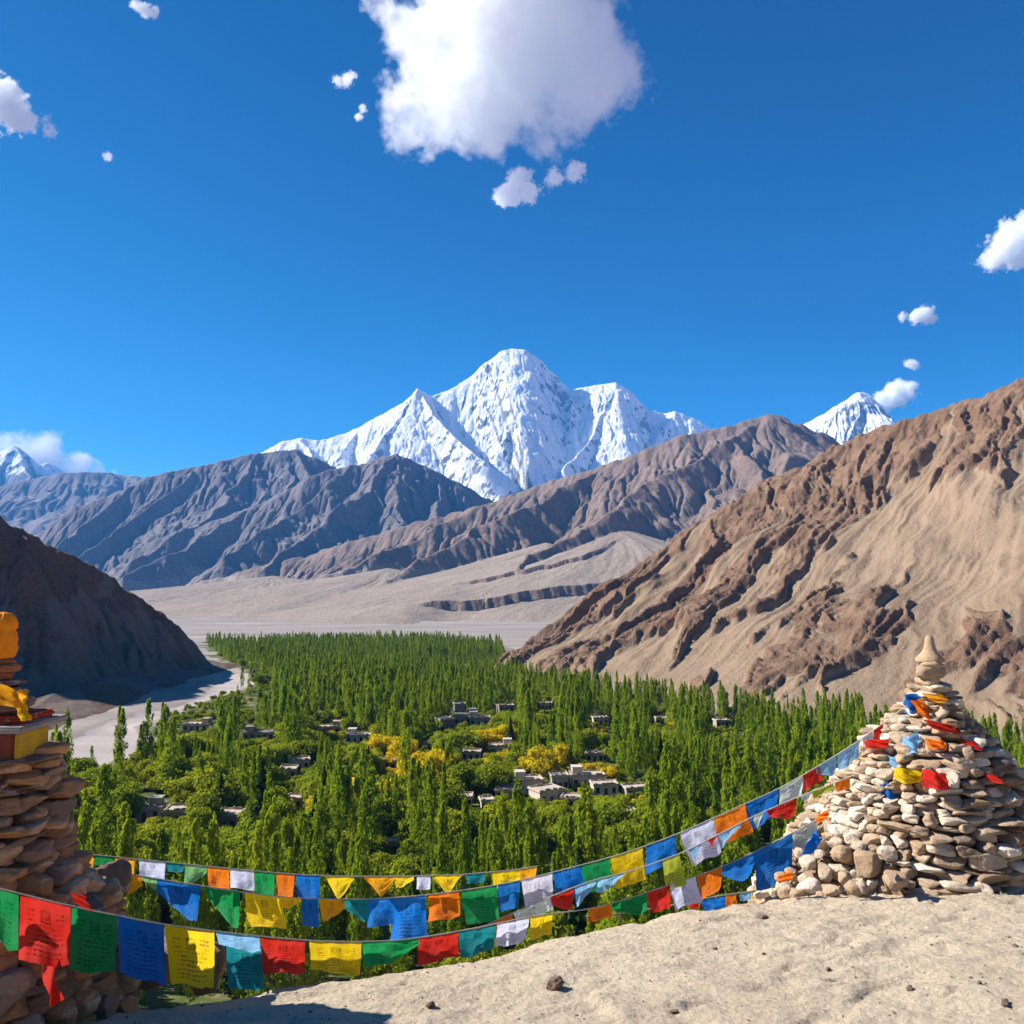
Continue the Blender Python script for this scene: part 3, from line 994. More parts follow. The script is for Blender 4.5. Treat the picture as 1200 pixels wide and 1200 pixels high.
# which of them show largest in the photograph: the nearest in view, with every kind capped
inview = (ppx > -15) & (ppx < 1215)
score = hgt * np.sqrt(wid / hgt) / ty * np.where(inview, 1, 0)
score[ty < 150] *= 0.5
LABELS = {0: ("poplar_tree", "tall narrow green poplar standing among the nearer valley trees", "tree", "tall poplars in the nearer part of the valley", 300),
          1: ("willow_tree", "rounded bright green leafy tree among the valley poplars", "tree", "rounded green trees between the poplars", 200),
          2: ("golden_tree", "rounded golden yellow autumn tree among the green valley trees", "tree", "golden trees near the village houses", 120),
          3: ("spruce_tree", "pointed dark green conifer rising among the valley poplars", "tree", "dark pointed conifers among the poplars", 90)}
KEYS = ["poplar", "willow", "gold", "spruce"]
single = np.zeros(NTREE, dtype=bool)
for k in range(4):
    idx = np.where(kind == k)[0]
    idx = idx[np.argsort(-score[idx])][:LABELS[k][4]]
    idx = idx[score[idx] > 0]
    single[idx] = True
for i in np.where(single)[0]:
    nm, lab, cat, grp, _ = LABELS[kind[i]]
    vs = KINDS[KEYS[kind[i]]]
    cm, tm = vs[var[i] % len(vs)]
    root = empty(nm, (tx[i], ty[i], tz[i]), rotz[i])
    root.scale = (wid[i], wid[i], hgt[i])
    tag(root, lab, cat, grp)
    obj("crown", cm, root)
    obj("trunk", tm, root)

# low bushes in the gardens and fields round the houses
bx_, by_ = [], []
for hx, hy, q in SPOTS:
    for k in range(46):
        dy = rng.uniform(-0.15, 0.06) * hy
        x_, y_ = hx + dy * hx / hy + rng.normal(0, 0.9) * q[2], hy + dy
        if all(abs(x_ - a) > 0.5 * b[2] + 1.2 or abs(y_ - c_) > 0.5 * b[3] + 1.6 for a, c_, b in SPOTS):
            bx_.append(x_)
            by_.append(y_)
bx_, by_ = np.array(bx_), np.array(by_)
okb = (poly_sd(bx_, by_, RIVER) > 3) & (poly_sd(bx_, by_, FOREST) < -2)
bx_, by_ = bx_[okb], by_[okb]
nb_ = len(bx_)
tx, ty = np.concatenate([tx, bx_]), np.concatenate([ty, by_])
tz = np.concatenate([tz, valley_z(bx_, by_)])
kind = np.concatenate([kind, np.where(rng.uniform(0, 1, nb_) < 0.08, 2, 1)])
bh_ = rng.uniform(1.2, 3.6, nb_)
hgt, wid = np.concatenate([hgt, bh_]), np.concatenate([wid, bh_ * rng.uniform(1.0, 1.5, nb_)])
var, rotz = np.concatenate([var, rng.integers(0, 12, nb_)]), np.concatenate([rotz, rng.uniform(0, 6.28, nb_)])
single = np.concatenate([single, np.zeros(nb_, dtype=bool)])

# everything farther off reads as one mass of trees
fi = np.where(~single)[0]
pm = make_mesh("far_forest", np.stack([tx[fi], ty[fi], tz[fi]], 1), np.zeros((0, 3), dtype=np.int32), None, False) if False else bpy.data.meshes.new("far_forest")
pm.vertices.add(len(fi))
pm.vertices.foreach_set("co", np.stack([tx[fi], ty[fi], tz[fi]], 1).astype(np.float32).ravel())
sizes = [len(KINDS[k]) for k in KEYS]
offs = np.concatenate([[0], np.cumsum(sizes)[:-1]])
pick = offs[kind[fi]] + var[fi] % np.array(sizes)[kind[fi]]
at_ = pm.attributes.new("pick", 'INT', 'POINT')
at_.data.foreach_set("value", pick.astype(np.int32))
at_ = pm.attributes.new("size", 'FLOAT_VECTOR', 'POINT')
at_.data.foreach_set("vector", np.stack([wid[fi], wid[fi], hgt[fi]], 1).astype(np.float32).ravel())
at_ = pm.attributes.new("turn", 'FLOAT_VECTOR', 'POINT')
at_.data.foreach_set("vector", np.stack([0 * rotz[fi], 0 * rotz[fi], rotz[fi]], 1).astype(np.float32).ravel())
pm.update()
protos = []
for k in KEYS:
    for cm, tm in KINDS[k]:
        protos.append(next(o for o in COL.objects if o.type == 'MESH' and o.data == cm))
ng = bpy.data.node_groups.new("scatter_trees", 'GeometryNodeTree')
ng.interface.new_socket("Geometry", in_out='INPUT', socket_type='NodeSocketGeometry')
ng.interface.new_socket("Geometry", in_out='OUTPUT', socket_type='NodeSocketGeometry')
gi, go = ng.nodes.new("NodeGroupInput"), ng.nodes.new("NodeGroupOutput")
jn = ng.nodes.new("GeometryNodeJoinGeometry")
for o in reversed(protos):
    io = ng.nodes.new("GeometryNodeObjectInfo")
    io.transform_space = 'ORIGINAL'
    io.inputs["Object"].default_value = o
    io.inputs["As Instance"].default_value = True
    ng.links.new(io.outputs["Geometry"], jn.inputs[0])
ip = ng.nodes.new("GeometryNodeInstanceOnPoints")


def named(nm, typ):
    q = ng.nodes.new("GeometryNodeInputNamedAttribute")
    q.data_type = typ
    q.inputs["Name"].default_value = nm
    return next(s for s in q.outputs if s.enabled and s.name == "Attribute")


ng.links.new(gi.outputs[0], ip.inputs["Points"])
ng.links.new(jn.outputs[0], ip.inputs["Instance"])
ip.inputs["Pick Instance"].default_value = True
ng.links.new(named("pick", 'INT'), ip.inputs["Instance Index"])
ng.links.new(named("size", 'FLOAT_VECTOR'), ip.inputs["Scale"])
e2r = ng.nodes.new("FunctionNodeEulerToRotation")
ng.links.new(named("turn", 'FLOAT_VECTOR'), e2r.inputs[0])
ng.links.new(e2r.outputs[0], ip.inputs["Rotation"])
ng.links.new(ip.outputs[0], go.inputs[0])
ff = obj("far_forest", pm)
md = ff.modifiers.new("scatter", 'NODES')
md.node_group = ng
tag(ff, "dense mass of poplars and other trees filling the valley behind the nearer ones", None, None, "stuff")

# ------------------------------------------------------------------ houses of the village
t = NT("mud_wall", 0.95)
c = t.coord()
oi = t.n("ShaderNodeObjectInfo").outputs["Random"]
M_WALLS = []
for nm, ca, cb in (("white_wall", (0.62, 0.55, 0.47), (0.46, 0.38, 0.30)), ("grey_wall", (0.44, 0.38, 0.31), (0.30, 0.25, 0.20)), ("mud_wall", (0.40, 0.31, 0.24), (0.28, 0.21, 0.16)),
                   ("stone_wall", (0.33, 0.31, 0.30), (0.22, 0.2, 0.19)), ("red_wall", (0.34, 0.20, 0.17), (0.24, 0.14, 0.12))):
    t = NT(nm, 0.95)
    c = t.coord()
    n = t.noise(c, 0.8, 6, 0.65)
    t.bump(t.noise(c, 5, 4), 0.4, 0.05)
    M_WALLS.append(t.color(t.mix(t.mrange(n, 0.3, 0.7), ca, cb)))
t = NT("flat_roof_clay", 0.95)
c = t.coord()
M_ROOF = t.color(t.mix(t.mrange(t.noise(c, 0.5, 6, 0.65), 0.3, 0.7), (0.58, 0.48, 0.40), (0.36, 0.28, 0.22)))
t = NT("dark_window", 0.2)
M_GLASS = t.color((0.02, 0.022, 0.028))
t = NT("window_wood", 0.8)
c = t.coord()
M_WOOD = t.color(t.mix(t.noise(c, 9.0, 3), (0.16, 0.09, 0.05), (0.09, 0.05, 0.03)))


t = NT("dry_fodder", 0.95)
c = t.coord()
M_FODDER = t.color(t.mix(t.mrange(t.noise(c, 2.5, 5, 0.7), 0.3, 0.7), (0.40, 0.31, 0.14), (0.17, 0.12, 0.07)))


def house(x, y, z, w, d, h, turn, tone, label):
    root = empty("village_house", (x, y, z), turn)
    tag(root, label, "house", "flat roofed village houses among the trees")
    # walls with window and door openings as recesses: front face built from strips
    nwin = max(2, int(w / 3.2))
    sill, top = 1.0, min(h - 0.7, 2.6)
    xs = np.linspace(-w / 2, w / 2, nwin + 2)
    cols = []
    for k in range(nwin + 1):
        cx = 0.5 * (xs[k] + xs[k + 1])
        cols.append(cx)
    ww = 1.15
    pieces = []
    door_k = nwin // 2
    prev = -w / 2
    fy = -d / 2
    th = 0.35
    for k, cx in enumerate(cols):
        a, b = cx - ww / 2, cx + ww / 2
        pieces.append(box((prev + a) / 2, fy + th / 2, -1.0, a - prev, th, h + 1.0))
        if k == door_k:
            pieces.append(box(cx, fy + th / 2, top, ww, th, h - top))
        else:
            pieces.append(box(cx, fy + th / 2, -1.0, ww, th, sill + 1.0))
            pieces.append(box(cx, fy + th / 2, top, ww, th, h - top))
        prev = b
    pieces.append(box((prev + w / 2) / 2, fy + th / 2, -1.0, w / 2 - prev, th, h + 1.0))
    pieces.append(box(-w / 2 + th / 2, th / 2, -1.0, th, d - th, h + 1.0))
    pieces.append(box(w / 2 - th / 2, th / 2, -1.0, th, d - th, h + 1.0))
    pieces.append(box(0, d / 2 - th / 2, -1.0, w - 2 * th, th, h + 1.0))
    v, f = merge(pieces)
    obj("wall", make_mesh("wall", v, f, M_WALLS[tone], False), root)
    rv, rf = merge([box(0, 0, h + 0.003, w + 0.7, d + 0.7, 0.28), box(0, fy - 0.12, h + 0.285, w + 0.5, 0.3, 0.35), box(0, d / 2 + 0.12, h + 0.285, w + 0.5, 0.3, 0.35),
                    box(-w / 2 - 0.1, 0, h + 0.285, 0.3, d - 0.08, 0.33), box(w / 2 + 0.1, 0, h + 0.285, 0.3, d - 0.08, 0.33)])
    obj("roof", make_mesh("roof", rv, rf, M_ROOF, False), root)
    hr_ = np.random.default_rng(int(abs(x * 13 + y * 7)))
    if w > 8.5:                                   # an upper room at one end of the roof
        rx = (w / 2 - 2.0) * (1 if hr_.uniform() < 0.5 else -1)
        obj("roof_room", make_mesh("roof_room", *merge([box(rx, 0.6, h + 0.285, 3.2, d * 0.55, 2.1), box(rx, 0.6, h + 2.388, 3.6, d * 0.62, 0.22)]), M_WALLS[tone], False), root)
    fpc = []
    for e in range(int(w * 1.6)):                 # fodder and firewood drying along the parapet
        sx_ = hr_.uniform(0.5, 1.3)
        v, f = box(0, 0, 0, sx_, 0.45, hr_.uniform(0.15, 0.45))
        v = v + hr_.normal(0, 0.07, v.shape)
        fpc.append((v + (hr_.uniform(-w / 2 + 0.4, w / 2 - 0.4), (fy - 0.1) if hr_.uniform() < 0.6 else (d / 2 + 0.1), h + 0.6), f))
    obj("roof_fodder", make_mesh("roof_fodder", *merge(fpc), M_FODDER, False), root)
    for k, cx in enumerate(cols):
        if k == door_k:
            obj("door", make_mesh("door", *box(cx, fy + 0.2, 0, ww - 0.02, 0.08, top - 0.01), M_WOOD, False), root)
        else:
            fv, ff_ = merge([box(cx - ww / 2 + 0.06, fy + 0.17, sill, 0.1, 0.12, top - sill), box(cx + ww / 2 - 0.06, fy + 0.17, sill, 0.1, 0.12, top - sill), box(cx, fy + 0.17, sill, 0.07, 0.1, top - sill),
                             box(cx, fy - 0.03, top + 0.01, ww + 0.3, 0.1, 0.16)])
            wf = obj("window", make_mesh("window", fv, ff_, M_WOOD, False), root)
            obj("pane", make_mesh("pane", *box(cx, fy + 0.26, sill, ww - 0.04, 0.03, top - sill), M_GLASS, False), wf)


TONE = ["whitewashed", "grey", "mud brown", "grey stone", "dull red"]
HOUSE_NOTES = {
    0: "long whitewashed house at the left end of the village centre", 1: "mud brown house in front of the long whitewashed one", 2: "whitewashed house turned askew in the village centre",
    3: "tall grey house between the white ones in the village centre", 4: "longest whitewashed house below the golden trees", 5: "whitewashed house just in front of the longest one",
    6: "small mud brown house at the front of the village centre", 7: "grey house at the right end of the village centre", 8: "long grey stone house in the walled upper group",
    9: "grey stone house beside the longer one of the upper group", 10: "dull red house at the left of the upper stone group", 11: "tallest grey stone house behind the upper group",
    12: "grey house among poplars right of the stone group", 13: "lone white house high in the forest under the hill", 14: "white flat roofed house right below the yellow trees",
    15: "small white house left below the yellow trees", 16: "white house alone in the dark poplars below the tan hill", 17: "small grey house behind the golden trees",
    18: "large mud brown house with pale roof beside the river", 19: "very long mud brown house near the river scrub", 20: "white house on the edge of the bushes left of centre",
    21: "long grey house between bushes and tall poplars", 22: "small white house among poplars left of centre", 23: "small mud brown house beside the white one left of centre",
    24: "grey house with long pale roof among round bushes", 25: "mud brown house beside the grey one among round bushes", 26: "mud brown house behind the tall poplars on the left",
    27: "tiny white house among tall poplars in the middle", 28: "smallest white shed right of the tiny white house", 29: "small mud brown house behind the prayer flags",
    30: "grey house low in the forest right of the village centre", 31: "small white house beside the golden poplars", 32: "mud brown house in a small gap left of the yellow trees",
    33: "small grey house left of the upper stone group", 34: "small grey house in dark poplars far on the right", 35: "grey house in dark poplars near the stone ruins"}
for i, (hx, hy, q) in enumerate(SPOTS):
    house(hx, hy, float(valley_z(hx, hy)), q[2], q[3], q[4], q[5], q[6], HOUSE_NOTES[i])

# low rubble enclosures
t = NT("rubble_stone", 0.95)
c = t.coord()
M_RUBBLE = t.color(t.mix(t.mrange(t.noise(c, 1.2, 6, 0.7), 0.3, 0.7), (0.42, 0.38, 0.34), (0.2, 0.18, 0.16)))
for k, (hx, hy, w, dd) in enumerate(RUIN_SPOTS):
    r_ = np.random.default_rng(500 + k)
    pcs = []
    for s in range(240):
        e = r_.integers(0, 5)
        uu = r_.uniform(-1, 1)
        px_, py_ = [(uu * w / 2, -dd / 2), (uu * w / 2, dd / 2), (-w / 2, uu * dd / 2), (w / 2, uu * dd / 2), (uu * w / 2, uu * dd / 3)][e]
        sz = r_.uniform(0.5, 1.5)
        v, f = box(0, 0, 0, sz, sz * 0.8, sz * r_.uniform(0.5, 1.1))
        aa = r_.uniform(0, 3)
        v = v @ np.array([[math.cos(aa), math.sin(aa), 0], [-math.sin(aa), math.cos(aa), 0], [0, 0, 1]])
        v = v + r_.normal(0, 0.1, v.shape)
        pcs.append((v + (px_ + r_.normal(0, 0.4), py_ + r_.normal(0, 0.4), r_.uniform(-0.2, 0.9)), f))
    v, f = merge(pcs)
    o = obj("ruined_wall", make_mesh("ruined_wall", v, f, M_RUBBLE, False))
    o.location = (hx, hy, float(valley_z(hx, hy)))
    tag(o, ["larger ring of tumbled grey stone walls among the right hand poplars", "smaller heap of tumbled grey stones before the larger ring"][k], "stone wall")
# ------------------------------------------------------------------ the viewpoint: sandy knoll and the slope below it
EDGE_X = [-9.0, -5.0, -3.0, -2.05, -1.35, -0.29, 0.83, 2.8, 4.06, 6.2, 8.0, 12.0]
EDGE_Y = [6.5, 6.6, 6.65, 6.87, 7.2, 7.8, 8.7, 9.9, 10.6, 11.5, 12.0, 12.6]


def knoll_z(x, y):
    x, y = np.asarray(x, dtype=float), np.asarray(y, dtype=float)
    e = (y - np.interp(x, EDGE_X, EDGE_Y)) * 0.8
    e = np.maximum(e, (np.hypot(x, y + 2) - 13.5))
    e = e + 0.12 * noise2(x * 0.9, y * 0.9, 3)
    z = EYE - 1.9 - 0.148 * np.clip(y, -6, 14) + 0.05 * noise2(x * 0.35, y * 0.35, 8)
    z = z + 0.034 * np.clip(x, 0, 8)
    soft = np.log1p(np.exp(np.clip(e * 3.2, -30, 30))) / 3.2
    return z - 1.15 * soft - 0.10 * np.clip(soft, 0, 4) ** 1.5


def ground_detail(x, y):
    w = x + 0.25 * noise2(x * 1.3, y * 1.3, 14)
    q = (0.85 * w + 0.5 * y)
    r = (y * 0.85 - 0.5 * w)
    rip = ridged(r * 3.2 + 0.8 * noise2(q * 0.8, r * 0.8, 6), q * 0.8, 3, 29, 0.5) - 1.1
    patch = sstep(-0.25, 0.45, fbm(x * 0.6, y * 0.6, 3, 33))
    lumps = fbm(x * 2.1, y * 2.6, 5, 25, 0.6)
    crack = np.maximum(0, ridged(r * 1.1 + 0.5 * noise2(q, r, 61), q * 0.55, 4, 37, 0.55) - 1.55)
    return 0.028 * rip * patch + 0.028 * lumps - 0.075 * crack


xs = np.linspace(-9.5, 13.5, 860)
ys = np.linspace(-4.0, 13.5, 700)
GX, GY = np.meshgrid(xs, ys, indexing='ij')
GZ = knoll_z(GX, GY) + ground_detail(GX, GY)
t = NT("dry_sandy_ground", 0.97)
c = t.coord("Object")
n1 = t.noise(c, 0.8, 5, 0.6)
n2 = t.noise(t.mapping(c, (0.7, 2.4, 1), (0, 0, 0.45)), 4.5, 8, 0.72)
n3 = t.noise(c, 60.0, 4, 0.7)
n4 = t.voronoi(c, 22.0)
col = t.mix(t.mrange(n1, 0.3, 0.7), (0.66, 0.54, 0.385), (0.58, 0.46, 0.325))
col = t.mix(t.mrange(n2, 0.5, 0.75, 0, 0.45), col, (0.42, 0.32, 0.22))
col = t.mix(t.mrange(n2, 0.28, 0.42, 0.5, 0.0), col, (0.66, 0.55, 0.42))
col = t.mix(t.mrange(n3, 0.62, 0.78, 0, 0.4), col, (0.25, 0.19, 0.14))
hgt_ = t.math('ADD', t.math('MULTIPLY', n2, 1.6), t.math('MULTIPLY', n3, 0.35))
hgt_ = t.math('ADD', hgt_, t.math('MULTIPLY', n4, 0.3))
t.bump(hgt_, 1.0, 0.045)
M_SAND = t.color(col)
g_ = obj("ground", make_mesh("ground", np.stack([GX, GY, GZ], -1).reshape(-1, 3), grid_faces(860, 700), M_SAND))
tag(g_, "dry rippled sandy ground of the viewpoint", None, None, "structure")

xs = np.linspace(-130, 130, 131)
ys = np.linspace(-150, 100, 126)
HX, HY = np.meshgrid(xs, ys, indexing='ij')
rr_ = np.hypot(HX, HY)
HZ = EYE - 3.8 - 1.02 * np.maximum(rr_ - 9, 0) + 3.0 * fbm(HX / 22, HY / 22, 5, 71) * sstep(14, 30, rr_)
HZ = np.where(HY < -5, np.maximum(HZ, EYE - 6 + 0.12 * np.minimum(-HY - 5, 60) + fbm(HX / 15, HY / 15, 4, 5)), HZ)
HZ = np.where(rr_ < 17, np.minimum(HZ, knoll_z(HX, HY) - 1.0), HZ)
t = NT("slope_rock", 0.95)
c = t.coord()
n = t.noise(c, 0.5, 8, 0.65)
t.bump(n, 0.8, 0.8)
hs = obj("hillside", make_mesh("hillside", np.stack([HX, HY, np.maximum(HZ, -8)], -1).reshape(-1, 3), grid_faces(131, 126), t.color(t.mix(t.mrange(n, 0.3, 0.7), (0.33, 0.25, 0.18), (0.2, 0.145, 0.1)))))
tag(hs, "steep stony slope below the viewpoint", None, None, "structure")

# ------------------------------------------------------------------ stones
_bm = bmesh.new()
bmesh.ops.create_icosphere(_bm, subdivisions=4, radius=1.0)
ICO_V = np.array([v.co[:] for v in _bm.verts])
ICO_F = np.array([[v.index for v in f.verts] for f in _bm.faces])
_bm.free()
_bm = bmesh.new()
bmesh.ops.create_icosphere(_bm, subdivisions=3, radius=1.0)
ICO3_V = np.array([v.co[:] for v in _bm.verts])
ICO3_F = np.array([[v.index for v in f.verts] for f in _bm.faces])
_bm.free()


def stone_shape(sx, sy, sz, seed, boxy=0.6, rough=0.1, fine=True):
    """Half sizes sx, sy, sz; a worn stone between ellipsoid and block, with chipped facets."""
    r = np.random.default_rng(seed)
    V, Fc = (ICO_V, ICO_F) if fine else (ICO3_V, ICO3_F)
    v = np.sign(V) * np.abs(V) ** boxy
    v = v / np.maximum(np.abs(v).max(axis=1, keepdims=True), 1e-6) * (0.45 * np.linalg.norm(V, axis=1, keepdims=True) + 0.55 * np.abs(v).max(axis=1, keepdims=True))
    v = 0.5 * v + 0.5 * V * (1 + 0.12 * r.normal())
    for _ in range(r.integers(4, 10)):                      # chipped planes
        d = r.normal(0, 1, 3) * (1, 1, 0.6)
        d /= np.linalg.norm(d)
        lim = r.uniform(0.52, 0.88)
        k = v @ d
        v = v - np.clip(k - lim, 0, None)[:, None] * d * 0.9
    off = r.uniform(0, 100, 3)
    v = v * (1 + rough * 1.3 * noise3(V * 1.4 + off, seed)[:, None] + rough * 0.6 * noise3(V * 3.4 + off, seed + 1)[:, None] + rough * 0.5 * noise3(V * 8.0 + off, seed + 2)[:, None])
    return v * (sx, sy, sz), Fc


def rotz_m(a):
    return np.array([[math.cos(a), -math.sin(a), 0], [math.sin(a), math.cos(a), 0], [0, 0, 1]])


def rotx_m(a):
    return np.array([[1, 0, 0], [0, math.cos(a), -math.sin(a)], [0, math.sin(a), math.cos(a)]])


def roty_m(a):
    return np.array([[math.cos(a), 0, math.sin(a)], [0, 1, 0], [-math.sin(a), 0, math.cos(a)]])


def stone_material(name, tones):
    t = NT(name, 0.9)
    c = t.coord("Object")
    r = t.attr("tint")
    n = t.noise(c, 3.0, 6, 0.65)
    f = t.noise(c, 28.0, 6, 0.7)
    k = t.ramp(r, [(i / (len(tones) - 1), q) for i, q in enumerate(tones)], 'LINEAR')
    k = t.mix(t.mrange(n, 0.35, 0.7, 0, 0.55), k, t.mix(1.0, k, (0.62, 0.5, 0.38), 'MULTIPLY'))
    band = t.noise(t.mapping(c, (2, 2, 26)), 1.0, 4, 0.6)
    k = t.mix(t.mrange(band, 0.5, 0.66, 0, 0.4), k, t.mix(1.0, k, (0.6, 0.52, 0.45), 'MULTIPLY'))
    k = t.mix(t.mrange(f, 0.55, 0.75, 0, 0.5), k, t.mix(1.0, k, (0.5, 0.45, 0.4), 'MULTIPLY'))
    k = t.mix(t.mrange(t.noise(c, 9.0, 5, 0.6), 0.62, 0.72, 0, 0.5), k, (0.62, 0.55, 0.44))
    t.bump(t.math('ADD', t.math('MULTIPLY', n, 0.6), t.math('MULTIPLY', f, 0.55)), 0.9, 0.03)
    return t.color(k)


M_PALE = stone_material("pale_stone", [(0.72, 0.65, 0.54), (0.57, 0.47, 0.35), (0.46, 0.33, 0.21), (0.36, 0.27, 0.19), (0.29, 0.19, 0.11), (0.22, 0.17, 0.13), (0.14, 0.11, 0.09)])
M_BROWN = stone_material("brown_stone", [(0.50, 0.36, 0.23), (0.50, 0.28, 0.13), (0.42, 0.22, 0.10), (0.32, 0.19, 0.10), (0.28, 0.2, 0.15), (0.18, 0.13, 0.10), (0.13, 0.09, 0.07)])


def build_cairn(root, mat, stones, limit=100, core=None, extra_stuff=()):
    """stones: list of (verts, faces, tint, world centre); the largest in view become parts, the rest one packed mass."""
    o = np.array(root.location)
    camp = np.array([0, 0, EYE])
    sc = []
    for v, f, tint, ctr, axis in stones:
        toward = np.dot((ctr - axis)[:2], (camp - ctr)[:2])
        size = np.prod(sorted(v.max(0) - v.min(0))[1:])
        ex = 600 + 1000 * ctr[0] / ctr[1]
        vis = 1.0 if (toward > 0 and -40 < ex < 1240) else 0.02
        sc.append(size / np.dot(ctr - camp, ctr - camp) * vis)
    order = np.argsort(-np.array(sc))
    for k in order[:limit]:
        v, f, tint, ctr, axis = stones[k]
        me = make_mesh("stone", v - ctr, f, mat, True, {"tint": np.full(len(v), tint)})
        s = obj("stone", me, root)
        s.location = ctr - o
    vs, fs, ts, n = [], [], [], 0
    for k in order[limit:]:
        v, f, tint, ctr, axis = stones[k]
        vs.append(v - o)
        fs.append(f + n)
        ts.append(np.full(len(v), tint))
        n += len(v)
    if core is not None:
        v, f = core
        tri = np.concatenate([f[:, :3], f[:, [0, 2, 3]]])
        vs.append(v - o)
        fs.append(tri + n)
        ts.append(np.full(len(v), 0.95))
        n += len(v)
    pk = obj("packed_stones", make_mesh("packed_stones", np.concatenate(vs), np.concatenate(fs), mat, True, {"tint": np.concatenate(ts)}), root)
    tag(pk, None, None, None, "stuff")


def lathe(cx, cy, prof, sides=40):
    """prof: list of (z, radius)."""
    z = np.array([p[0] for p in prof])
    r = np.array([p[1] for p in prof])
    a = np.linspace(0, 2 * np.pi, sides, endpoint=False)
    v = np.stack([cx + r[:, None] * np.cos(a), cy + r[:, None] * np.sin(a), np.repeat(z[:, None], sides, 1)], -1).reshape(-1, 3)
    i = np.arange(len(prof) - 1)[:, None] * sides
    j = np.arange(sides)[None]
    k = (j + 1) % sides
    f = np.stack([i + j, i + k, i + sides + k, i + sides + j], -1).reshape(-1, 4)
    return v, f


def px_z(py, d):
    return at(600, py, d)[2]


def px_x(px, py, d):
    return at(px, py, d)[0]


# ---- the big cairn on the right
RD = 10.3
rng = np.random.default_rng(77)
R_PROF = [(1050, 1062, 168), (1030, 1064, 158), (1000, 1068, 140), (975, 1075, 130), (950, 1082, 122), (925, 1088, 106), (900, 1090, 92), (880, 1090, 80), (862, 1089, 64), (845, 1090, 50), (832, 1091, 36), (818, 1093, 28), (804, 1091, 21)]
rp_y = np.array([p[0] for p in R_PROF], dtype=float)
rp_z = np.array([px_z(p[0], RD) for p in R_PROF])
rp_cx = np.array([px_x(p[1], p[0], RD) for p in R_PROF])
rp_r = np.array([p[2] / 1000.0 * RD for p in R_PROF])
ax0 = np.array([px_x(1080, 950, RD), RD, 0])
rbase = float(knoll_z(ax0[0], RD - 1.0)) - 0.12


def rprof(z):
    return np.interp(z, rp_z, rp_r), np.interp(z, rp_z, rp_cx)


stones = []
z = rbase - 0.85
sd = 1000
while z < rp_z[-1] - 0.02:
    frac = (z - rbase) / (rp_z[-1] - rbase)
    th = rng.uniform(0.075, 0.125) * (1 - 0.25 * max(frac, 0))
    r, cx = rprof(z + th * 0.5)
    a = rng.uniform(0, 6.28)
    end = a + 2 * np.pi
    while a < end:
        front = math.cos(a + np.pi / 2)          # 1 towards the viewer
        left = math.cos(a - np.pi)               # 1 towards the left
        small = left > 0.5 and frac < 0.62 and rng.uniform() < 0.75
        w = rng.uniform(0.17, 0.46) * (1 - 0.4 * max(frac, 0)) if not small else rng.uniform(0.12, 0.22)
        w = min(w, r * 1.2)
        hh = th * rng.uniform(0.85, 1.12)
        if rng.uniform() < 0.10 and not small:
            hh *= 1.45
        dp = rng.uniform(0.22, 0.40) if r > 0.5 else r * 0.9
        da = w / max(r, 0.12)
        am = a + da / 2
        v, f = stone_shape(dp * 0.5, w * 0.53, hh * 0.56, sd, rng.uniform(0.45, 0.8), 0.1, front > -0.3)
        M = rotz_m(am) @ roty_m(rng.normal(0, 0.09)) @ rotx_m(rng.normal(0, 0.07))
        rad = max(r - dp * 0.42 + rng.normal(0, 0.03), 0.0)
        ctr = np.array([cx + rad * math.cos(am), RD + rad * math.sin(am), z + hh * 0.5 + rng.normal(0, 0.008)])
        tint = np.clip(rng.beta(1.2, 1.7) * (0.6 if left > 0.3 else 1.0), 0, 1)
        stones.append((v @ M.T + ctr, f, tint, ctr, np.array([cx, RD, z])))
        sd += 5
        a += da * 0.97
    z += th * 0.86
# skirt of rounded pale stones at the left foot and loose ones in front
for px, py, s in [(905, 1046, 14), (918, 1040, 18), (935, 1046, 20), (928, 1025, 20), (950, 1040, 26), (968, 1022, 24), (948, 1010, 24), (975, 1046, 22), (958, 990, 22), (938, 1000, 20), (990, 1030, 24), (985, 1000, 26),
                  (1016, 1012, 36), (1000, 1040, 24), (1048, 1030, 32), (970, 968, 20), (985, 975, 22), (960, 1000, 18), (915, 1028, 14), (1000, 985, 22), (920, 1048, 16), (890, 1049, 14), (942, 1030, 18), (963, 1050, 16), (1012, 1040, 18),
                  (995, 955, 20), (1010, 930, 20), (1003, 970, 18), (980, 990, 20), (1022, 985, 26), (1040, 1000, 24)]:
    d = RD - 1.62 + (1050 - py) * 0.010 + abs(px - 1062) * 0.0050
    p = at(px, py, d)
    h = s / 2500.0 * d
    v, f = stone_shape(h * rng.uniform(1.0, 1.35), h * rng.uniform(0.9, 1.2), h * rng.uniform(0.75, 0.95), sd, 0.8, 0.1)
    ctr = p
    v = v @ (rotz_m(rng.uniform(0, 6)) @ rotx_m(rng.normal(0, 0.2))).T
    stones.append((v + ctr, f, np.clip(rng.beta(1.1, 3.5), 0, 1), ctr, np.array([ax0[0], RD, 0])))
    sd += 5
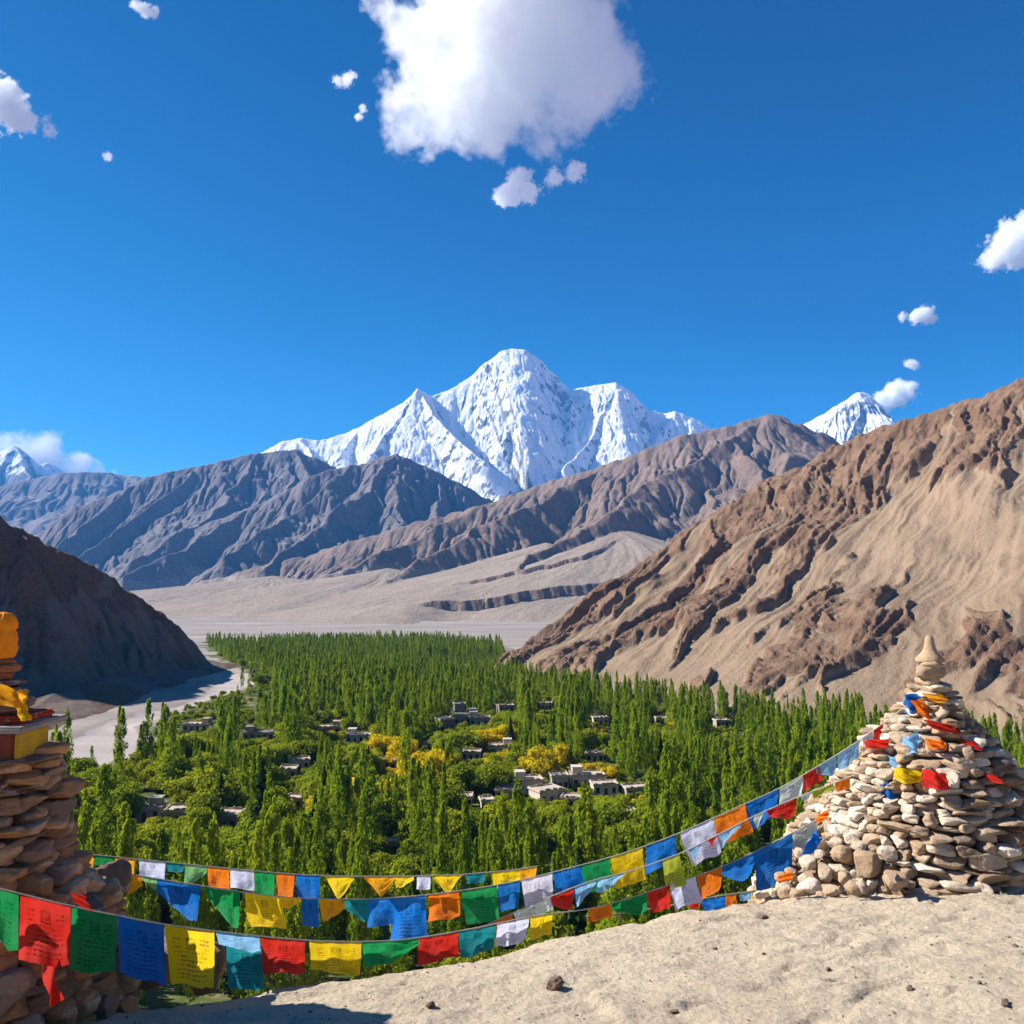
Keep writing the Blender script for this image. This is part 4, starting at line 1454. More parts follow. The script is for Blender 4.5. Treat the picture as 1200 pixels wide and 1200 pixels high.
# spire: stacked stones and a pointed top stone
for py, hw, hh, px in [(810, 19, 9, 1091), (797, 17, 8, 1090), (787, 18, 7, 1089), (777, 16, 5, 1090)]:
    ctr = at(px, py, RD)
    v, f = stone_shape(hw / 1000 * RD, hw / 1000 * RD * 0.95, hh / 1000 * RD * 1.1, sd, 0.65, 0.08)
    stones.append((v @ rotz_m(rng.uniform(0, 6)).T + ctr, f, rng.uniform(0.1, 0.45), ctr, ctr + (0, 0.3, 0)))
    sd += 5
core_prof = [(rbase - 1.0, rp_r[0] * 0.82), (rbase - 0.2, rp_r[0] * 0.84)] + [(zz, max(rr2 - 0.16, 0.05)) for zz, rr2 in zip(rp_z, rp_r)]
cv, cf = lathe(0, RD, core_prof)
cv[:, 0] += np.interp(cv[:, 2], rp_z, rp_cx)
rc = empty("stone_cairn", (ax0[0], RD, rbase))
tag(rc, "broad cone of pale piled stones with a pointed top stone on the right", "cairn", "prayer flag cairns")
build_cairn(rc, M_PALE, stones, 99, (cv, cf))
# the pointed stone
tip = [(775, 15.5), (772, 16), (768, 12), (764, 8.5), (758, 6.3), (752, 5.3), (747, 4.6), (744.5, 2.6), (743.5, 0.5)]
tv, tf = lathe(0, 0, [(px_z(a, RD) - px_z(774, RD), b / 1000 * RD) for a, b in tip], 24)
tv = tv * (1 + 0.06 * noise3(tv * 9, 3)[:, None])
ts_ = obj("top_stone", make_mesh("top_stone", tv, tf, M_PALE, True, {"tint": np.full(len(tv), 0.33)}), rc)
ts_.location = at(1090, 774, RD) - np.array(rc.location)
tag(ts_, "pointed pale brown top stone")

# ---- the tower cairn at the left edge
LD = 6.1
LAX = at(-6, 1000, LD)
L_PROF = [(1190, 160), (1150, 150), (1100, 140), (1060, 126), (1040, 106), (1015, 86), (990, 80), (960, 80), (930, 76), (905, 66), (890, 54)]
lp_z = np.array([px_z(p[0], LD) for p in L_PROF])
lp_r = np.array([p[1] / 1000.0 * LD for p in L_PROF])
lbase = float(knoll_z(LAX[0] + 0.4, LD - 0.6)) - 0.15
stones = []
z = lp_z[0] - 0.1
rng = np.random.default_rng(55)
while z < lp_z[-1]:
    lower = z < px_z(1000, LD)
    th = rng.uniform(0.10, 0.155) if lower else rng.uniform(0.065, 0.115)
    r = float(np.interp(z + th / 2, lp_z, lp_r))
    a = rng.uniform(0, 6.28)
    end = a + 2 * np.pi
    while a < end:
        w = rng.uniform(0.15, 0.30) if lower else rng.uniform(0.22, 0.48)
        hh = th * rng.uniform(0.85, 1.15)
        dp = rng.uniform(0.28, 0.4)
        da = w / r
        am = a + da / 2
        v, f = stone_shape(dp * 0.5, w * 0.54, hh * 0.55, sd, rng.uniform(0.55, 0.85) if lower else rng.uniform(0.4, 0.65), 0.12 if lower else 0.085)
        M = rotz_m(am) @ roty_m(rng.normal(0, 0.1)) @ rotx_m(rng.normal(0, 0.12 if lower else 0.06))
        rad = r - dp * 0.45 + rng.normal(0, 0.03)
        ctr = np.array([LAX[0] + rad * math.cos(am), LD + rad * math.sin(am), z + hh / 2])
        stones.append((v @ M.T + ctr, f, np.clip(rng.beta(1.2, 2.3), 0, 1), ctr, np.array([LAX[0], LD, z])))
        sd += 5
        a += da * 0.97
    z += th * 0.86
# upper courses above the painted block
for py, hw, hh, dx, tint in [(887, 62, 6, 0, 0.75), (846, 54, 6, -2, 0.7), (836, 48, 6, -3, 0.5), (825, 42, 8, -3, 0.62), (812, 34, 9, -2, 0.25), (800, 36, 5, 1, 0.85)]:
    ctr = at(-6 + dx, py, LD)
    v, f = stone_shape(hw / 1000 * LD, hw / 1000 * LD * 0.9, hh / 1000 * LD, sd, 0.5, 0.09)
    stones.append((v @ rotz_m(rng.uniform(-0.3, 0.3)).T + ctr, f, tint, ctr, ctr + (0, 0.3, 0)))
    sd += 5
lc = empty("stone_cairn", (LAX[0], LD, lbase))
tag(lc, "dark brown stone tower at the left edge with painted block and orange wrapped top", "cairn", "prayer flag cairns")
cv, cf = lathe(LAX[0], LD, [(lp_z[0] - 0.3, lp_r[0] - 0.18)] + [(zz, rr2 - 0.17) for zz, rr2 in zip(lp_z, lp_r)] + [(px_z(805, LD), 0.1)])
build_cairn(lc, M_BROWN, stones, 95, (cv, cf))


def plain(name, c, rough=0.85, c2=None, scale=6.0, bump=0.3, chip=False):
    t = NT(name, rough)
    k = t.coord("Object")
    n = t.noise(k, scale, 6, 0.65)
    if bump:
        t.bump(n, bump, 0.02)
    col_ = t.mix(t.mrange(n, 0.3, 0.7), c, c2 or tuple(0.7 * q for q in c))
    if chip:
        grime = t.noise(t.mapping(k, (5, 5, 1.2)), 1.5, 6, 0.7)
        col_ = t.mix(t.mrange(grime, 0.45, 0.7, 0, 0.65), col_, tuple(0.45 * q + 0.02 for q in c))
        col_ = t.mix(t.mrange(t.noise(k, 11.0, 7, 0.72), 0.60, 0.66), col_, (0.36, 0.28, 0.20))
    return t.color(col_)


lo = np.array(lc.location)
M_REDP = plain("red_ochre_paint", (0.26, 0.055, 0.03), 0.9, (0.16, 0.04, 0.028), chip=True)
M_YELP = plain("yellow_paint", (0.55, 0.36, 0.02), 0.9, (0.40, 0.25, 0.02), chip=True)
M_BRICK = plain("orange_clay", (0.42, 0.15, 0.05), 0.9, (0.28, 0.09, 0.04), 14.0, chip=True)
M_CAPR = plain("red_trim_paint", (0.42, 0.05, 0.02), 0.85, chip=True)
M_SLATE = plain("grey_slate", (0.34, 0.29, 0.25), 0.9, (0.2, 0.17, 0.15))
ctr = at(-6, 884, LD)
hb = px_z(852, LD) - px_z(884, LD)
half = 0.30


def chamfer_box(name, sx, sy, sz, mat, parent, loc, bev=0.012, rz=0.0):
    bm = bmesh.new()
    bmesh.ops.create_cube(bm, size=1.0)
    for v in bm.verts:
        v.co = Vector((v.co.x * sx, v.co.y * sy, (v.co.z + 0.5) * sz))
    bmesh.ops.bevel(bm, geom=bm.edges[:], offset=bev, segments=2, affect='EDGES')
    bmesh.ops.subdivide_edges(bm, edges=bm.edges[:], cuts=2, use_grid_fill=True)
    for v in bm.verts:
        n_ = noise3(np.array([[v.co.x * 7, v.co.y * 7, v.co.z * 7]]), 5)[0]
        v.co += v.co.normalized() * 0.006 * n_
    me = bpy.data.meshes.new(name)
    bm.to_mesh(me)
    bm.free()
    me.materials.append(mat)
    o = obj(name, me, parent)
    o.location = loc
    o.rotation_euler = (0, 0, rz)
    return o


# painted block: red front, the right hand face yellow
zb_ = at(-6, 884, LD)[2] - lo[2]
o = chamfer_box("painted_block", 0.56, 0.42, hb, M_REDP, lc, (-3.64 - lo[0], 6.06 - lo[1], zb_))
tag(o, "dark red painted block")
o = chamfer_box("painted_bay", 0.03, 0.38, hb - 0.02, M_YELP, lc, (-3.343 - lo[0], 6.06 - lo[1], zb_ + 0.008), 0.006)
tag(o, "yellow painted side of the block")
o = chamfer_box("roof_slab", 0.86, 0.62, 0.045, M_SLATE, lc, (-3.69 - lo[0], 6.08 - lo[1], zb_ + hb + 0.004), 0.012)
o = chamfer_box("roof_trim", 0.60, 0.44, 0.05, M_CAPR, lc, (-3.62 - lo[0], 6.1 - lo[1], zb_ + hb + 0.05), 0.016)
tag(o, "red painted trim above the slab")
cps = []
for k, (py, hw, hh, dx) in enumerate([(790.5, 25, 5.0, 0), (782, 23, 4.6, 1), (774.5, 20, 4.4, -1)]):
    v, f = stone_shape(hw / 1000 * LD, hw / 1000 * LD * 0.9, hh / 1000 * LD * 1.15, 4000 + k, 0.42, 0.1)
    cps.append((v @ rotz_m(0.4 * k).T + (at(-3 + dx, py, LD) - at(-3, 795, LD)), f))
v, f = merge(cps)
o = obj("clay_cap", make_mesh("clay_cap", v, f, M_BRICK), lc)
o.location = at(-3, 795, LD) - lo
# cloth wrapped pole
wp = []
for k, (py, hw) in enumerate([(771, 15), (768, 17), (760, 17.5), (750, 18), (741, 17.5), (738.5, 15.5), (736, 17), (731, 17.5), (727, 16), (723, 13), (719, 8.5), (717, 1)]):
    wp.append((px_z(py, LD) - px_z(771, LD), hw / 1000 * LD))
wv, wf = lathe(0, 0, wp, 64)
aa = np.arctan2(wv[:, 1], wv[:, 0])
wv[:, :2] *= (1 + 0.07 * np.sin(aa * 7 + wv[:, 2] * 26) + 0.05 * np.sin(aa * 13 - wv[:, 2] * 40) + 0.12 * noise3(wv * 14, 8))[:, None]
wv[:, 0] += 0.25 * np.clip(wv[:, 2] - 0.24, 0, 1)
M_ORANGEC = plain("orange_cloth", (0.75, 0.26, 0.012), 0.85, (0.66, 0.19, 0.01), 9.0)
o = obj("wrapped_top", make_mesh("wrapped_top", wv, wf, M_ORANGEC), lc)
o.location = at(-2, 771, LD) - lo
tag(o, "orange cloth wrapped round the top")

# boulders beside the left cairn, behind the flags
BOULD = [(124, 1040, 44, 66, 6.75, 0.85, "tall dark brown boulder behind the upper flags beside the left cairn"),
         (122, 1132, 75, 42, 6.45, 0.75, "flat brown boulder under the green flag at the left cairn"),
         (185, 1128, 62, 48, 6.85, 0.7, "wide brown boulder under the blue flag"),
         (238, 1135, 46, 52, 6.95, 0.55, "brown boulder behind the yellow flag"),
         (66, 1142, 60, 40, 5.75, 0.85, "dark stone below the red flag at the left cairn"),
         (12, 1160, 48, 44, 5.45, 0.7, "rounded grey stone at the bottom left corner")]
for px, py, w, h, d, tint, lab in BOULD:
    v, f = stone_shape(w / 2000 * d * 1.06, w / 2000 * d * 0.9, h / 2000 * d * 1.06, sd, 0.65, 0.12)
    sd += 5
    p = at(px, py, d)
    zg = float(knoll_z(p[0], p[1]))
    me = make_mesh("boulder", v, f, M_BROWN, True, {"tint": np.full(len(v), tint)})
    o = obj("boulder", me)
    o.location = p
    o.rotation_euler = (0.1, 0.08, rng.uniform(-0.5, 0.5))
    tag(o, lab, "boulder", "boulders beside the left cairn")

# loose stones on the sand
M_DSTONE = stone_material("dark_loose_stone", [(0.34, 0.26, 0.18), (0.24, 0.17, 0.12), (0.17, 0.125, 0.09)])


def ground_at(px, py):
    """Point where the line of sight meets the sandy ground."""
    o_ = np.array([0, 0, EYE])
    dr = at(px, py, 1.0) - o_
    ks = np.linspace(2.0, 12.0, 2001)
    P = o_ + ks[:, None] * dr
    hz_ = knoll_z(P[:, 0], P[:, 1])
    k = np.argmax(P[:, 2] < hz_)
    return P[k]


LOOSE = [(652, 1156, 26, 15, 0.6, "brown stone lying on the sand, largest loose stone in front"), (505, 1183, 15, 6, 1.0, "flat dark stone at the lower edge of the sand"),
         (894, 1075, 14, 5, 0.9, "small flat dark stone on the sand near the cairn foot"), (1066, 1161, 11, 6, 1.0, "small dark stone on the sand at lower right"),
         (1148, 1155, 10, 5, 1.0, "small dark stone on the sand near the right edge"), (1178, 1178, 12, 6, 1.0, "dark pointed pebble at the bottom right corner"),
         (790, 1183, 14, 5, 0.9, "flat dark stone at the bottom in the middle"), (234, 1172, 18, 8, -1, "small white stone on the edge of the shadow"),
         (1088, 1045, 12, 7, -1, "small pale stone just in front of the right cairn"), (838, 1110, 7, 4, 0.9, "tiny dark pebble on the sand left of the right cairn"),
         (1190, 1108, 10, 3, 1.0, "thin dark chip of stone at the right edge"), (895, 1121, 7, 4, 1.0, "tiny dark pebble in the middle of the sand"),
         (970, 1135, 8, 4, 0.8, "tiny brown pebble below the right cairn"), (1042, 1047, 12, 5, 0.8, "brown chip of stone at the foot of the right cairn")]
for px, py, w, h, tint, lab in LOOSE:
    p = ground_at(px, py)
    d = p[1]
    mat = M_DSTONE if tint >= 0 else M_PALE
    v, f = stone_shape(w / 2000 * d * 0.85, w / 2000 * d * 0.65, h / 2000 * d * 1.0, sd, 0.75, 0.16, w > 9)
    sd += 5
    o = obj("loose_stone", make_mesh("loose_stone", v, f, mat, True, {"tint": np.full(len(v), max(tint, 0.0))}))
    o.location = (p[0], p[1], float(knoll_z(p[0], p[1]) + ground_detail(p[0], p[1])) + h / 2000 * d * 0.5)
    o.rotation_euler = (0, 0, rng.uniform(0, 1))
    tag(o, lab, "stone", "loose stones on the sand")
# fine gravel
pcs, tn = [], []
for k in range(2600):
    x, y = rng.uniform(-3, 8), rng.uniform(2.6, 10.5)
    if y > float(np.interp(x, EDGE_X, EDGE_Y)) - 0.1:
        continue
    s = rng.uniform(0.003, 0.011) * (1.6 if rng.uniform() < 0.08 else 1)
    r_ = np.random.default_rng(k)
    b = box(0, 0, 0, 1, 1, 1)
    v = (b[0] - (0, 0, 0.4)) * (s * 1.3, s, s * 0.8) + r_.normal(0, s * 0.16, (8, 3))
    v = v @ rotz_m(r_.uniform(0, 6)).T + (x, y, float(knoll_z(x, y) + ground_detail(x, y)))
    pcs.append((v, b[1]))
    tn.append(np.full(8, r_.uniform(0, 1)))
v, f = merge(pcs)
o = obj("gravel", make_mesh("gravel", v, f, M_DSTONE, False, {"tint": np.concatenate(tn)}))
tag(o, "fine dark gravel scattered over the sandy ground", None, None, "stuff")
# ------------------------------------------------------------------ prayer flags
def cloth_material(name, c, printed=True, ink=(0.03, 0.03, 0.03)):
    m = bpy.data.materials.new(name)
    m.use_nodes = True
    t = NT.__new__(NT)
    t.m, t.t = m, m.node_tree
    t.t.nodes.clear()
    out = t.n("ShaderNodeOutputMaterial")
    uv = t.n("ShaderNodeTexCoord").outputs["UV"]
    ob = t.coord("Object")
    oi = t.n("ShaderNodeObjectInfo").outputs["Random"]
    fade = t.mrange(oi, 0, 1, 0.82, 1.12)
    base = t.mix(1.0, c, (1, 1, 1), 'MULTIPLY')
    sc_ = t.n("ShaderNodeVectorMath", operation='SCALE')
    t.l(base, sc_.inputs[0])
    t.l(fade, sc_.inputs["Scale"])
    k = sc_.outputs[0]
    k = t.mix(t.mrange(t.noise(ob, 5.0, 4), 0.4, 0.75, 0, 0.3), k, tuple(min(1, 0.75 * q + 0.12) for q in c))
    if printed:
        # block printed lines of script below a small square emblem, inside a plain margin
        sp = t.n("ShaderNodeSeparateXYZ")
        t.l(uv, sp.inputs[0])
        U, V_ = sp.outputs[0], sp.outputs[1]

        def between(s, a, b):
            return t.math('MULTIPLY', t.math('GREATER_THAN', s, a), t.math('LESS_THAN', s, b))
        row = t.math('FRACT', t.math('MULTIPLY', V_, 13.0))
        rowid = t.math('FLOOR', t.math('MULTIPLY', V_, 13.0))
        cell = t.n("ShaderNodeCombineXYZ")
        t.l(t.math('MULTIPLY', U, 46.0), cell.inputs[0])
        t.l(t.math('MULTIPLY', rowid, 3.7), cell.inputs[1])
        t.l(t.math('MULTIPLY', row, 1.6), cell.inputs[2])
        gl = t.noise(cell.outputs[0], 1.0, 2, 0.6)
        txt = t.math('MULTIPLY', t.math('GREATER_THAN', gl, 0.5), between(row, 0.18, 0.72))
        body = t.math('MULTIPLY', between(U, 0.14, 0.86), between(V_, 0.1, 0.6))
        body2 = t.math('MULTIPLY', t.math('ADD', between(U, 0.12, 0.3), between(U, 0.7, 0.88)), between(V_, 0.6, 0.84))
        script = t.math('MULTIPLY', txt, t.math('MAXIMUM', body, body2))
        em = t.math('MULTIPLY', between(U, 0.4, 0.6), between(V_, 0.63, 0.84))
        em_in = t.math('MULTIPLY', between(U, 0.425, 0.575), between(V_, 0.655, 0.815))
        motif = t.math('GREATER_THAN', t.noise(t.mapping(uv, (26, 22, 1)), 1.0, 1), 0.5)
        emb = t.math('MULTIPLY', em, t.math('MAXIMUM', t.math('SUBTRACT', 1.0, em_in), motif))
        wear = t.mrange(t.noise(ob, 14.0, 3), 0.35, 0.6, 0.25, 0.8)
        inkf = t.math('MULTIPLY', t.math('MAXIMUM', script, emb), wear)
        k = t.mix(inkf, k, tuple(0.16 * q for q in c))
    d = t.n("ShaderNodeBsdfDiffuse")
    tr = t.n("ShaderNodeBsdfTranslucent")
    t.l(k, d.inputs[0])
    t.l(k, tr.inputs[0])
    mx = t.n("ShaderNodeMixShader")
    mx.inputs[0].default_value = 0.5
    t.l(d.outputs[0], mx.inputs[1])
    t.l(tr.outputs[0], mx.inputs[2])
    weave = t.n("ShaderNodeBump")
    weave.inputs["Strength"].default_value = 0.25
    weave.inputs["Distance"].default_value = 0.01
    t.l(t.noise(ob, 40.0, 3), weave.inputs["Height"])
    t.l(weave.outputs[0], d.inputs["Normal"])
    t.l(mx.outputs[0], out.inputs[0])
    return m


CLOTH = {"blue": (0.012, 0.17, 0.56), "sky": (0.26, 0.52, 0.78), "yellow": (0.85, 0.58, 0.012), "orange": (0.84, 0.20, 0.012), "red": (0.62, 0.028, 0.016), "green": (0.012, 0.27, 0.07),
         "lime": (0.42, 0.48, 0.04), "teal": (0.012, 0.24, 0.27), "white": (0.66, 0.68, 0.84), "pale": (0.62, 0.72, 0.66), "amber": (0.84, 0.38, 0.012), "mint": (0.2, 0.45, 0.16)}
CLOTH_WORD = {"sky": "light blue", "pale": "pale grey green", "amber": "orange yellow", "lime": "yellow green", "mint": "light green"}
M_CLOTH = {k: cloth_material(k + "_cloth", v) for k, v in CLOTH.items()}
M_ROPE = plain("pale_rope", (0.6, 0.56, 0.46), 0.9, (0.4, 0.36, 0.28), 40.0)


def smooth_path(pts, n=160):
    pts = np.array(pts, dtype=float)
    t_ = np.concatenate([[0], np.cumsum(np.hypot(*np.diff(pts, axis=0).T))])
    q = np.linspace(0, t_[-1], n)
    x, y = np.interp(q, t_, pts[:, 0]), np.interp(q, t_, pts[:, 1])
    for _ in range(10):
        x[1:-1] = (x[:-2] + x[1:-1] * 2 + x[2:]) / 4
        y[1:-1] = (y[:-2] + y[1:-1] * 2 + y[2:]) / 4
    return x, y


frng = np.random.default_rng(9)


def flag_mesh(pl, pr, hgt_m, shape, seed, depth_dir):
    """Cloth hanging between two rope points; shape: q square, l / r corner blown up, t triangle, f folded up."""
    r = np.random.default_rng(seed)
    nu, nv = 25, 25
    u, v = np.meshgrid(np.linspace(0, 1, nu), np.linspace(0, 1, nv), indexing='ij')
    top = pl + (pr - pl) * u[..., None]
    top[..., 2] -= 0.02 * np.linalg.norm(pr - pl) * np.sin(np.pi * u)
    L = hgt_m * np.ones_like(u)
    if shape == 't':
        L = hgt_m * (1 - 0.85 * np.abs(2 * u - 0.85 - 0.2 * r.uniform()))
    elif shape == 'l':
        L = hgt_m * (0.35 + 0.65 * np.clip(u * 1.25, 0, 1))
    elif shape == 'r':
        L = hgt_m * (0.35 + 0.65 * np.clip((1 - u) * 1.25, 0, 1))
    else:
        L = hgt_m * (1 + 0.10 * r.normal() * (u - 0.5))
    L = np.clip(L, 0.02, None)
    w = np.linalg.norm(pr - pl)
    skew = r.normal(0.02, 0.05) * w
    pinch = r.uniform(0.0, 0.08)
    along = (pr - pl) / (w + 1e-9)
    P = top.copy()
    P[..., 2] -= L * v
    P += along * ((skew * v) + (0.5 - u) * pinch * w * v)[..., None]
    ph = r.uniform(0, 6.28, 3)
    blow = 0.16 * hgt_m * v ** 1.5 * np.sin(u * 3.2 + ph[0]) + 0.045 * w * np.sin(u * 7 + ph[1] + 2.4 * v) * v + 0.02 * w * np.sin(u * 13 + ph[2] - 3 * v) * np.sqrt(v)
    blow = blow + r.normal(0.0, 0.12) * hgt_m * v * v
    blow = blow + 0.035 * w * noise2(u * 4 + 3.1 * seed, v * 3.2 + seed, seed) * np.sqrt(v) + 0.012 * w * noise2(u * 10 + seed, v * 8, seed + 1)
    P += np.asarray(depth_dir) * blow[..., None]
    P[..., 2] += 0.018 * w * noise2(u * 9 + 2.2 * seed, v * 0 + seed, seed + 2) * v ** 6
    P[..., 2] += 0.10 * hgt_m * (v ** 3) * r.uniform(0, 1) * np.sin(np.pi * u + ph[0])
    uv = np.stack([u, 1 - v], -1).reshape(-1, 2)
    V = P.reshape(-1, 3)
    return V, grid_faces(nu, nv), uv


def flag_string(label, path, flags, plan, group="strings of prayer flags between the cairns"):
    """path: rope in photograph pixels; the rope hangs in the upright plane through the plan points A and B."""
    x, y = smooth_path(path)

    # dense plan curve under the rope; each line of sight x = s * y meets it once
    pl_ = np.array(plan, dtype=float)
    tt_ = np.linspace(0, len(pl_) - 1, 300)
    cx_, cy_ = np.interp(tt_, np.arange(len(pl_)), pl_[:, 0]), np.interp(tt_, np.arange(len(pl_)), pl_[:, 1])
    for _ in range(400):
        cx_[1:-1] = (cx_[:-2] + 2 * cx_[1:-1] + cx_[2:]) / 4
        cy_[1:-1] = (cy_[:-2] + 2 * cy_[1:-1] + cy_[2:]) / 4
    cs_ = cx_ / cy_

    def hit(px, py):
        s = at(px, py, 1.0)[0]
        return at(px, py, float(np.interp(s, cs_, cy_)))
    dirn = np.array([-0.5, 0.87, 0.0])
    P = np.array([hit(a, b) for a, b in zip(x, y)])
    mid = P.mean(0)
    root = empty("prayer_flag_string", mid)
    tag(root, label, "prayer flags", group)
    v, f = tube(P - mid, 0.0055, 6)
    obj("rope", make_mesh("rope", v, f, M_ROPE), root)
    for i, (p0, p1, colr, h, shape) in enumerate(flags):
        y0, y1 = float(np.interp(p0, x, y)), float(np.interp(p1, x, y))
        a, b = hit(p0, y0), hit(p1, y1)
        d = 0.5 * (a[1] + b[1])
        off = -dirn * 0.008
        V, Fc, uv = flag_mesh(a + off, b + off, h / 1000.0 * d, shape, 900 + i * 7 + int(path[0][1]), -dirn)
        cc = V.mean(0)
        o = obj("flag", make_mesh("flag", V - cc, Fc, M_CLOTH[colr], True, None, uv), root)
        o.location = cc - mid
        tag(o, CLOTH_WORD.get(colr, colr) + " flag")


HIGH = [(-3.4, 6.55), (-2.6, 7.05), (-1.2, 8.0), (1.0, 9.35), (3.0, 10.4), (4.6, 10.2)]
MID = [(-3.4, 6.5), (-2.6, 6.95), (-1.2, 7.85), (1.0, 9.15), (3.0, 10.1), (4.2, 9.9)]
LOW = [(-3.3, 4.7), (-2.95, 5.1), (-2.6, 5.6), (-2.15, 6.8), (0.9, 9.0), (2.9, 10.15), (4.0, 9.9)]
flag_string("uppermost short string of small flags, mostly yellow green and orange, right of the left cairn",
            [(60, 996), (85, 1000), (112, 1002), (160, 1007), (240, 1015), (300, 1021), (350, 1025), (400, 1027), (470, 1027), (540, 1025), (600, 1020), (630, 1015)],
            [(82, 109, "amber", 18, 'q'), (112, 133, "green", 20, 'q'), (135, 158, "amber", 21, 'q'), (163, 194, "white", 21, 'q'), (195, 215, "teal", 9, 'f'), (217, 243, "mint", 23, 'r'), (243, 268, "orange", 22, 'q'),
             (269, 297, "white", 21, 'q'), (298, 322, "green", 26, 'q'), (323, 345, "orange", 27, 'q'), (346, 374, "blue", 24, 'q'), (381, 414, "yellow", 26, 't'), (424, 459, "amber", 22, 't'), (462, 485, "yellow", 12, 'r'),
             (488, 504, "white", 15, 'q'), (510, 544, "yellow", 22, 't'), (546, 568, "teal", 10, 'f'), (576, 608, "yellow", 19, 'q'), (608, 629, "amber", 15, 'q')], [(a, b + 0.2) for a, b in HIGH])
flag_string("long string of flags tied to the neck of the right cairn",
            [(75, 1012), (110, 1018), (160, 1026), (210, 1034), (260, 1042), (310, 1049), (350, 1053), (400, 1054), (450, 1053), (500, 1049), (560, 1041), (600, 1034), (645, 1023), (680, 1014), (715, 1005), (755, 992),
             (795, 977), (840, 957), (875, 941), (910, 926), (945, 906), (985, 882), (1015, 862), (1040, 844), (1066, 824)],
            [(110, 138, "red", 7, 'q'), (139, 166, "amber", 24, 'r'), (167, 184, "mint", 12, 'l'), (184, 235, "blue", 40, 'l'), (240, 281, "green", 40, 'l'), (287, 331, "yellow", 32, 'q'), (332, 352, "yellow", 12, 'r'), (353, 373, "blue", 28, 'q'),
             (374, 403, "amber", 22, 'r'), (399, 431, "teal", 24, 'l'), (432, 461, "blue", 28, 'q'), (460, 498, "blue", 52, 'q'), (501, 537, "orange", 29, 'q'), (541, 582, "green", 34, 'q'), (583, 609, "blue", 29, 'q'),
             (611, 647, "white", 36, 'q'), (648, 680, "blue", 30, 'q'), (681, 714, "green", 30, 'q'), (716, 753, "yellow", 31, 'q'), (757, 791, "blue", 30, 'q'), (797, 836, "white", 35, 'q'), (838, 875, "orange", 31, 'q'),
             (873, 912, "blue", 30, 'q'), (912, 940, "pale", 20, 'q'), (940, 960, "red", 18, 'q'), (955, 979, "sky", 19, 'l'), (981, 1008, "sky", 17, 'q'), (1010, 1022, "white", 14, 'q'), (1023, 1034, "red", 13, 'q')], HIGH)
flag_string("thin middle string with few small flags, ending low on the right cairn",
            [(520, 1098), (560, 1088), (600, 1070), (640, 1053), (672, 1040), (700, 1030), (730, 1023), (760, 1014), (800, 999), (840, 979), (880, 958), (925, 938), (960, 924), (1002, 908)],
            [(548, 600, "orange", 9, 'q'), (601, 643, "pale", 13, 'q'), (645, 672, "red", 21, 'l'), (673, 698, "sky", 22, 'r'), (699, 731, "sky", 15, 'r'), (776, 796, "lime", 33, 'q'), (806, 822, "sky", 14, 't'), (829, 841, "red", 11, 't'),
             (841, 868, "sky", 16, 'r'), (884, 896, "pale", 15, 't'), (898, 932, "red", 20, 'l'), (937, 950, "pale", 9, 't'), (951, 976, "lime", 9, 'q'), (978, 996, "orange", 11, 'q')], MID)
flag_string("lowest string with the largest flags, hanging in front of the left cairn's foot",
            [(-40, 1032), (0, 1041), (22, 1047), (85, 1062), (140, 1073), (190, 1083), (250, 1091), (310, 1098), (370, 1103), (430, 1104), (480, 1101), (540, 1091), (585, 1082), (615, 1075), (650, 1070), (688, 1066), (720, 1058), (760, 1045),
             (800, 1032), (830, 1022), (855, 1012), (885, 998), (920, 980), (958, 960)],
            [(-32, 22, "green", 66, 'l'), (24, 83, "red", 66, 'q'), (84, 138, "green", 63, 'q'), (138, 192, "blue", 62, 'q'), (193, 251, "yellow", 60, 'q'), (252, 303, "sky", 17, 'q'), (305, 357, "red", 36, 'q'), (362, 423, "yellow", 34, 'q'),
             (424, 490, "green", 28, 'r'), (491, 537, "red", 27, 'q'), (538, 581, "teal", 26, 'q'), (582, 620, "white", 26, 'q'), (621, 647, "yellow", 24, 'q'), (690, 715, "orange", 14, 'q'), (716, 758, "green", 22, 'l'), (758, 785, "red", 23, 'q'),
             (785, 815, "white", 26, 'q'), (816, 845, "orange", 28, 'q'), (845, 884, "blue", 34, 'l'), (884, 928, "blue", 44, 'q'), (928, 957, "pale", 32, 'l')], LOW)
flag_string("short string of small flags trailing along the ground edge left of the right cairn",
            [(686, 1074), (740, 1069), (790, 1060), (830, 1052), (862, 1047), (893, 1043)],
            [(688, 700, "orange", 6, 'q'), (806, 819, "red", 8, 'q'), (820, 849, "blue", 13, 'q'), (850, 862, "orange", 12, 'q'), (866, 880, "sky", 8, 'q'), (881, 892, "yellow", 8, 'q')], [(a + 0.02, b + 0.06) for a, b in LOW])
flag_string("teal flag and cord hanging low before the boulder at the left cairn", [(245, 1103), (262, 1106), (290, 1108), (312, 1110)], [(265, 309, "teal", 42, 'q')], [(a, b + 0.12) for a, b in LOW])


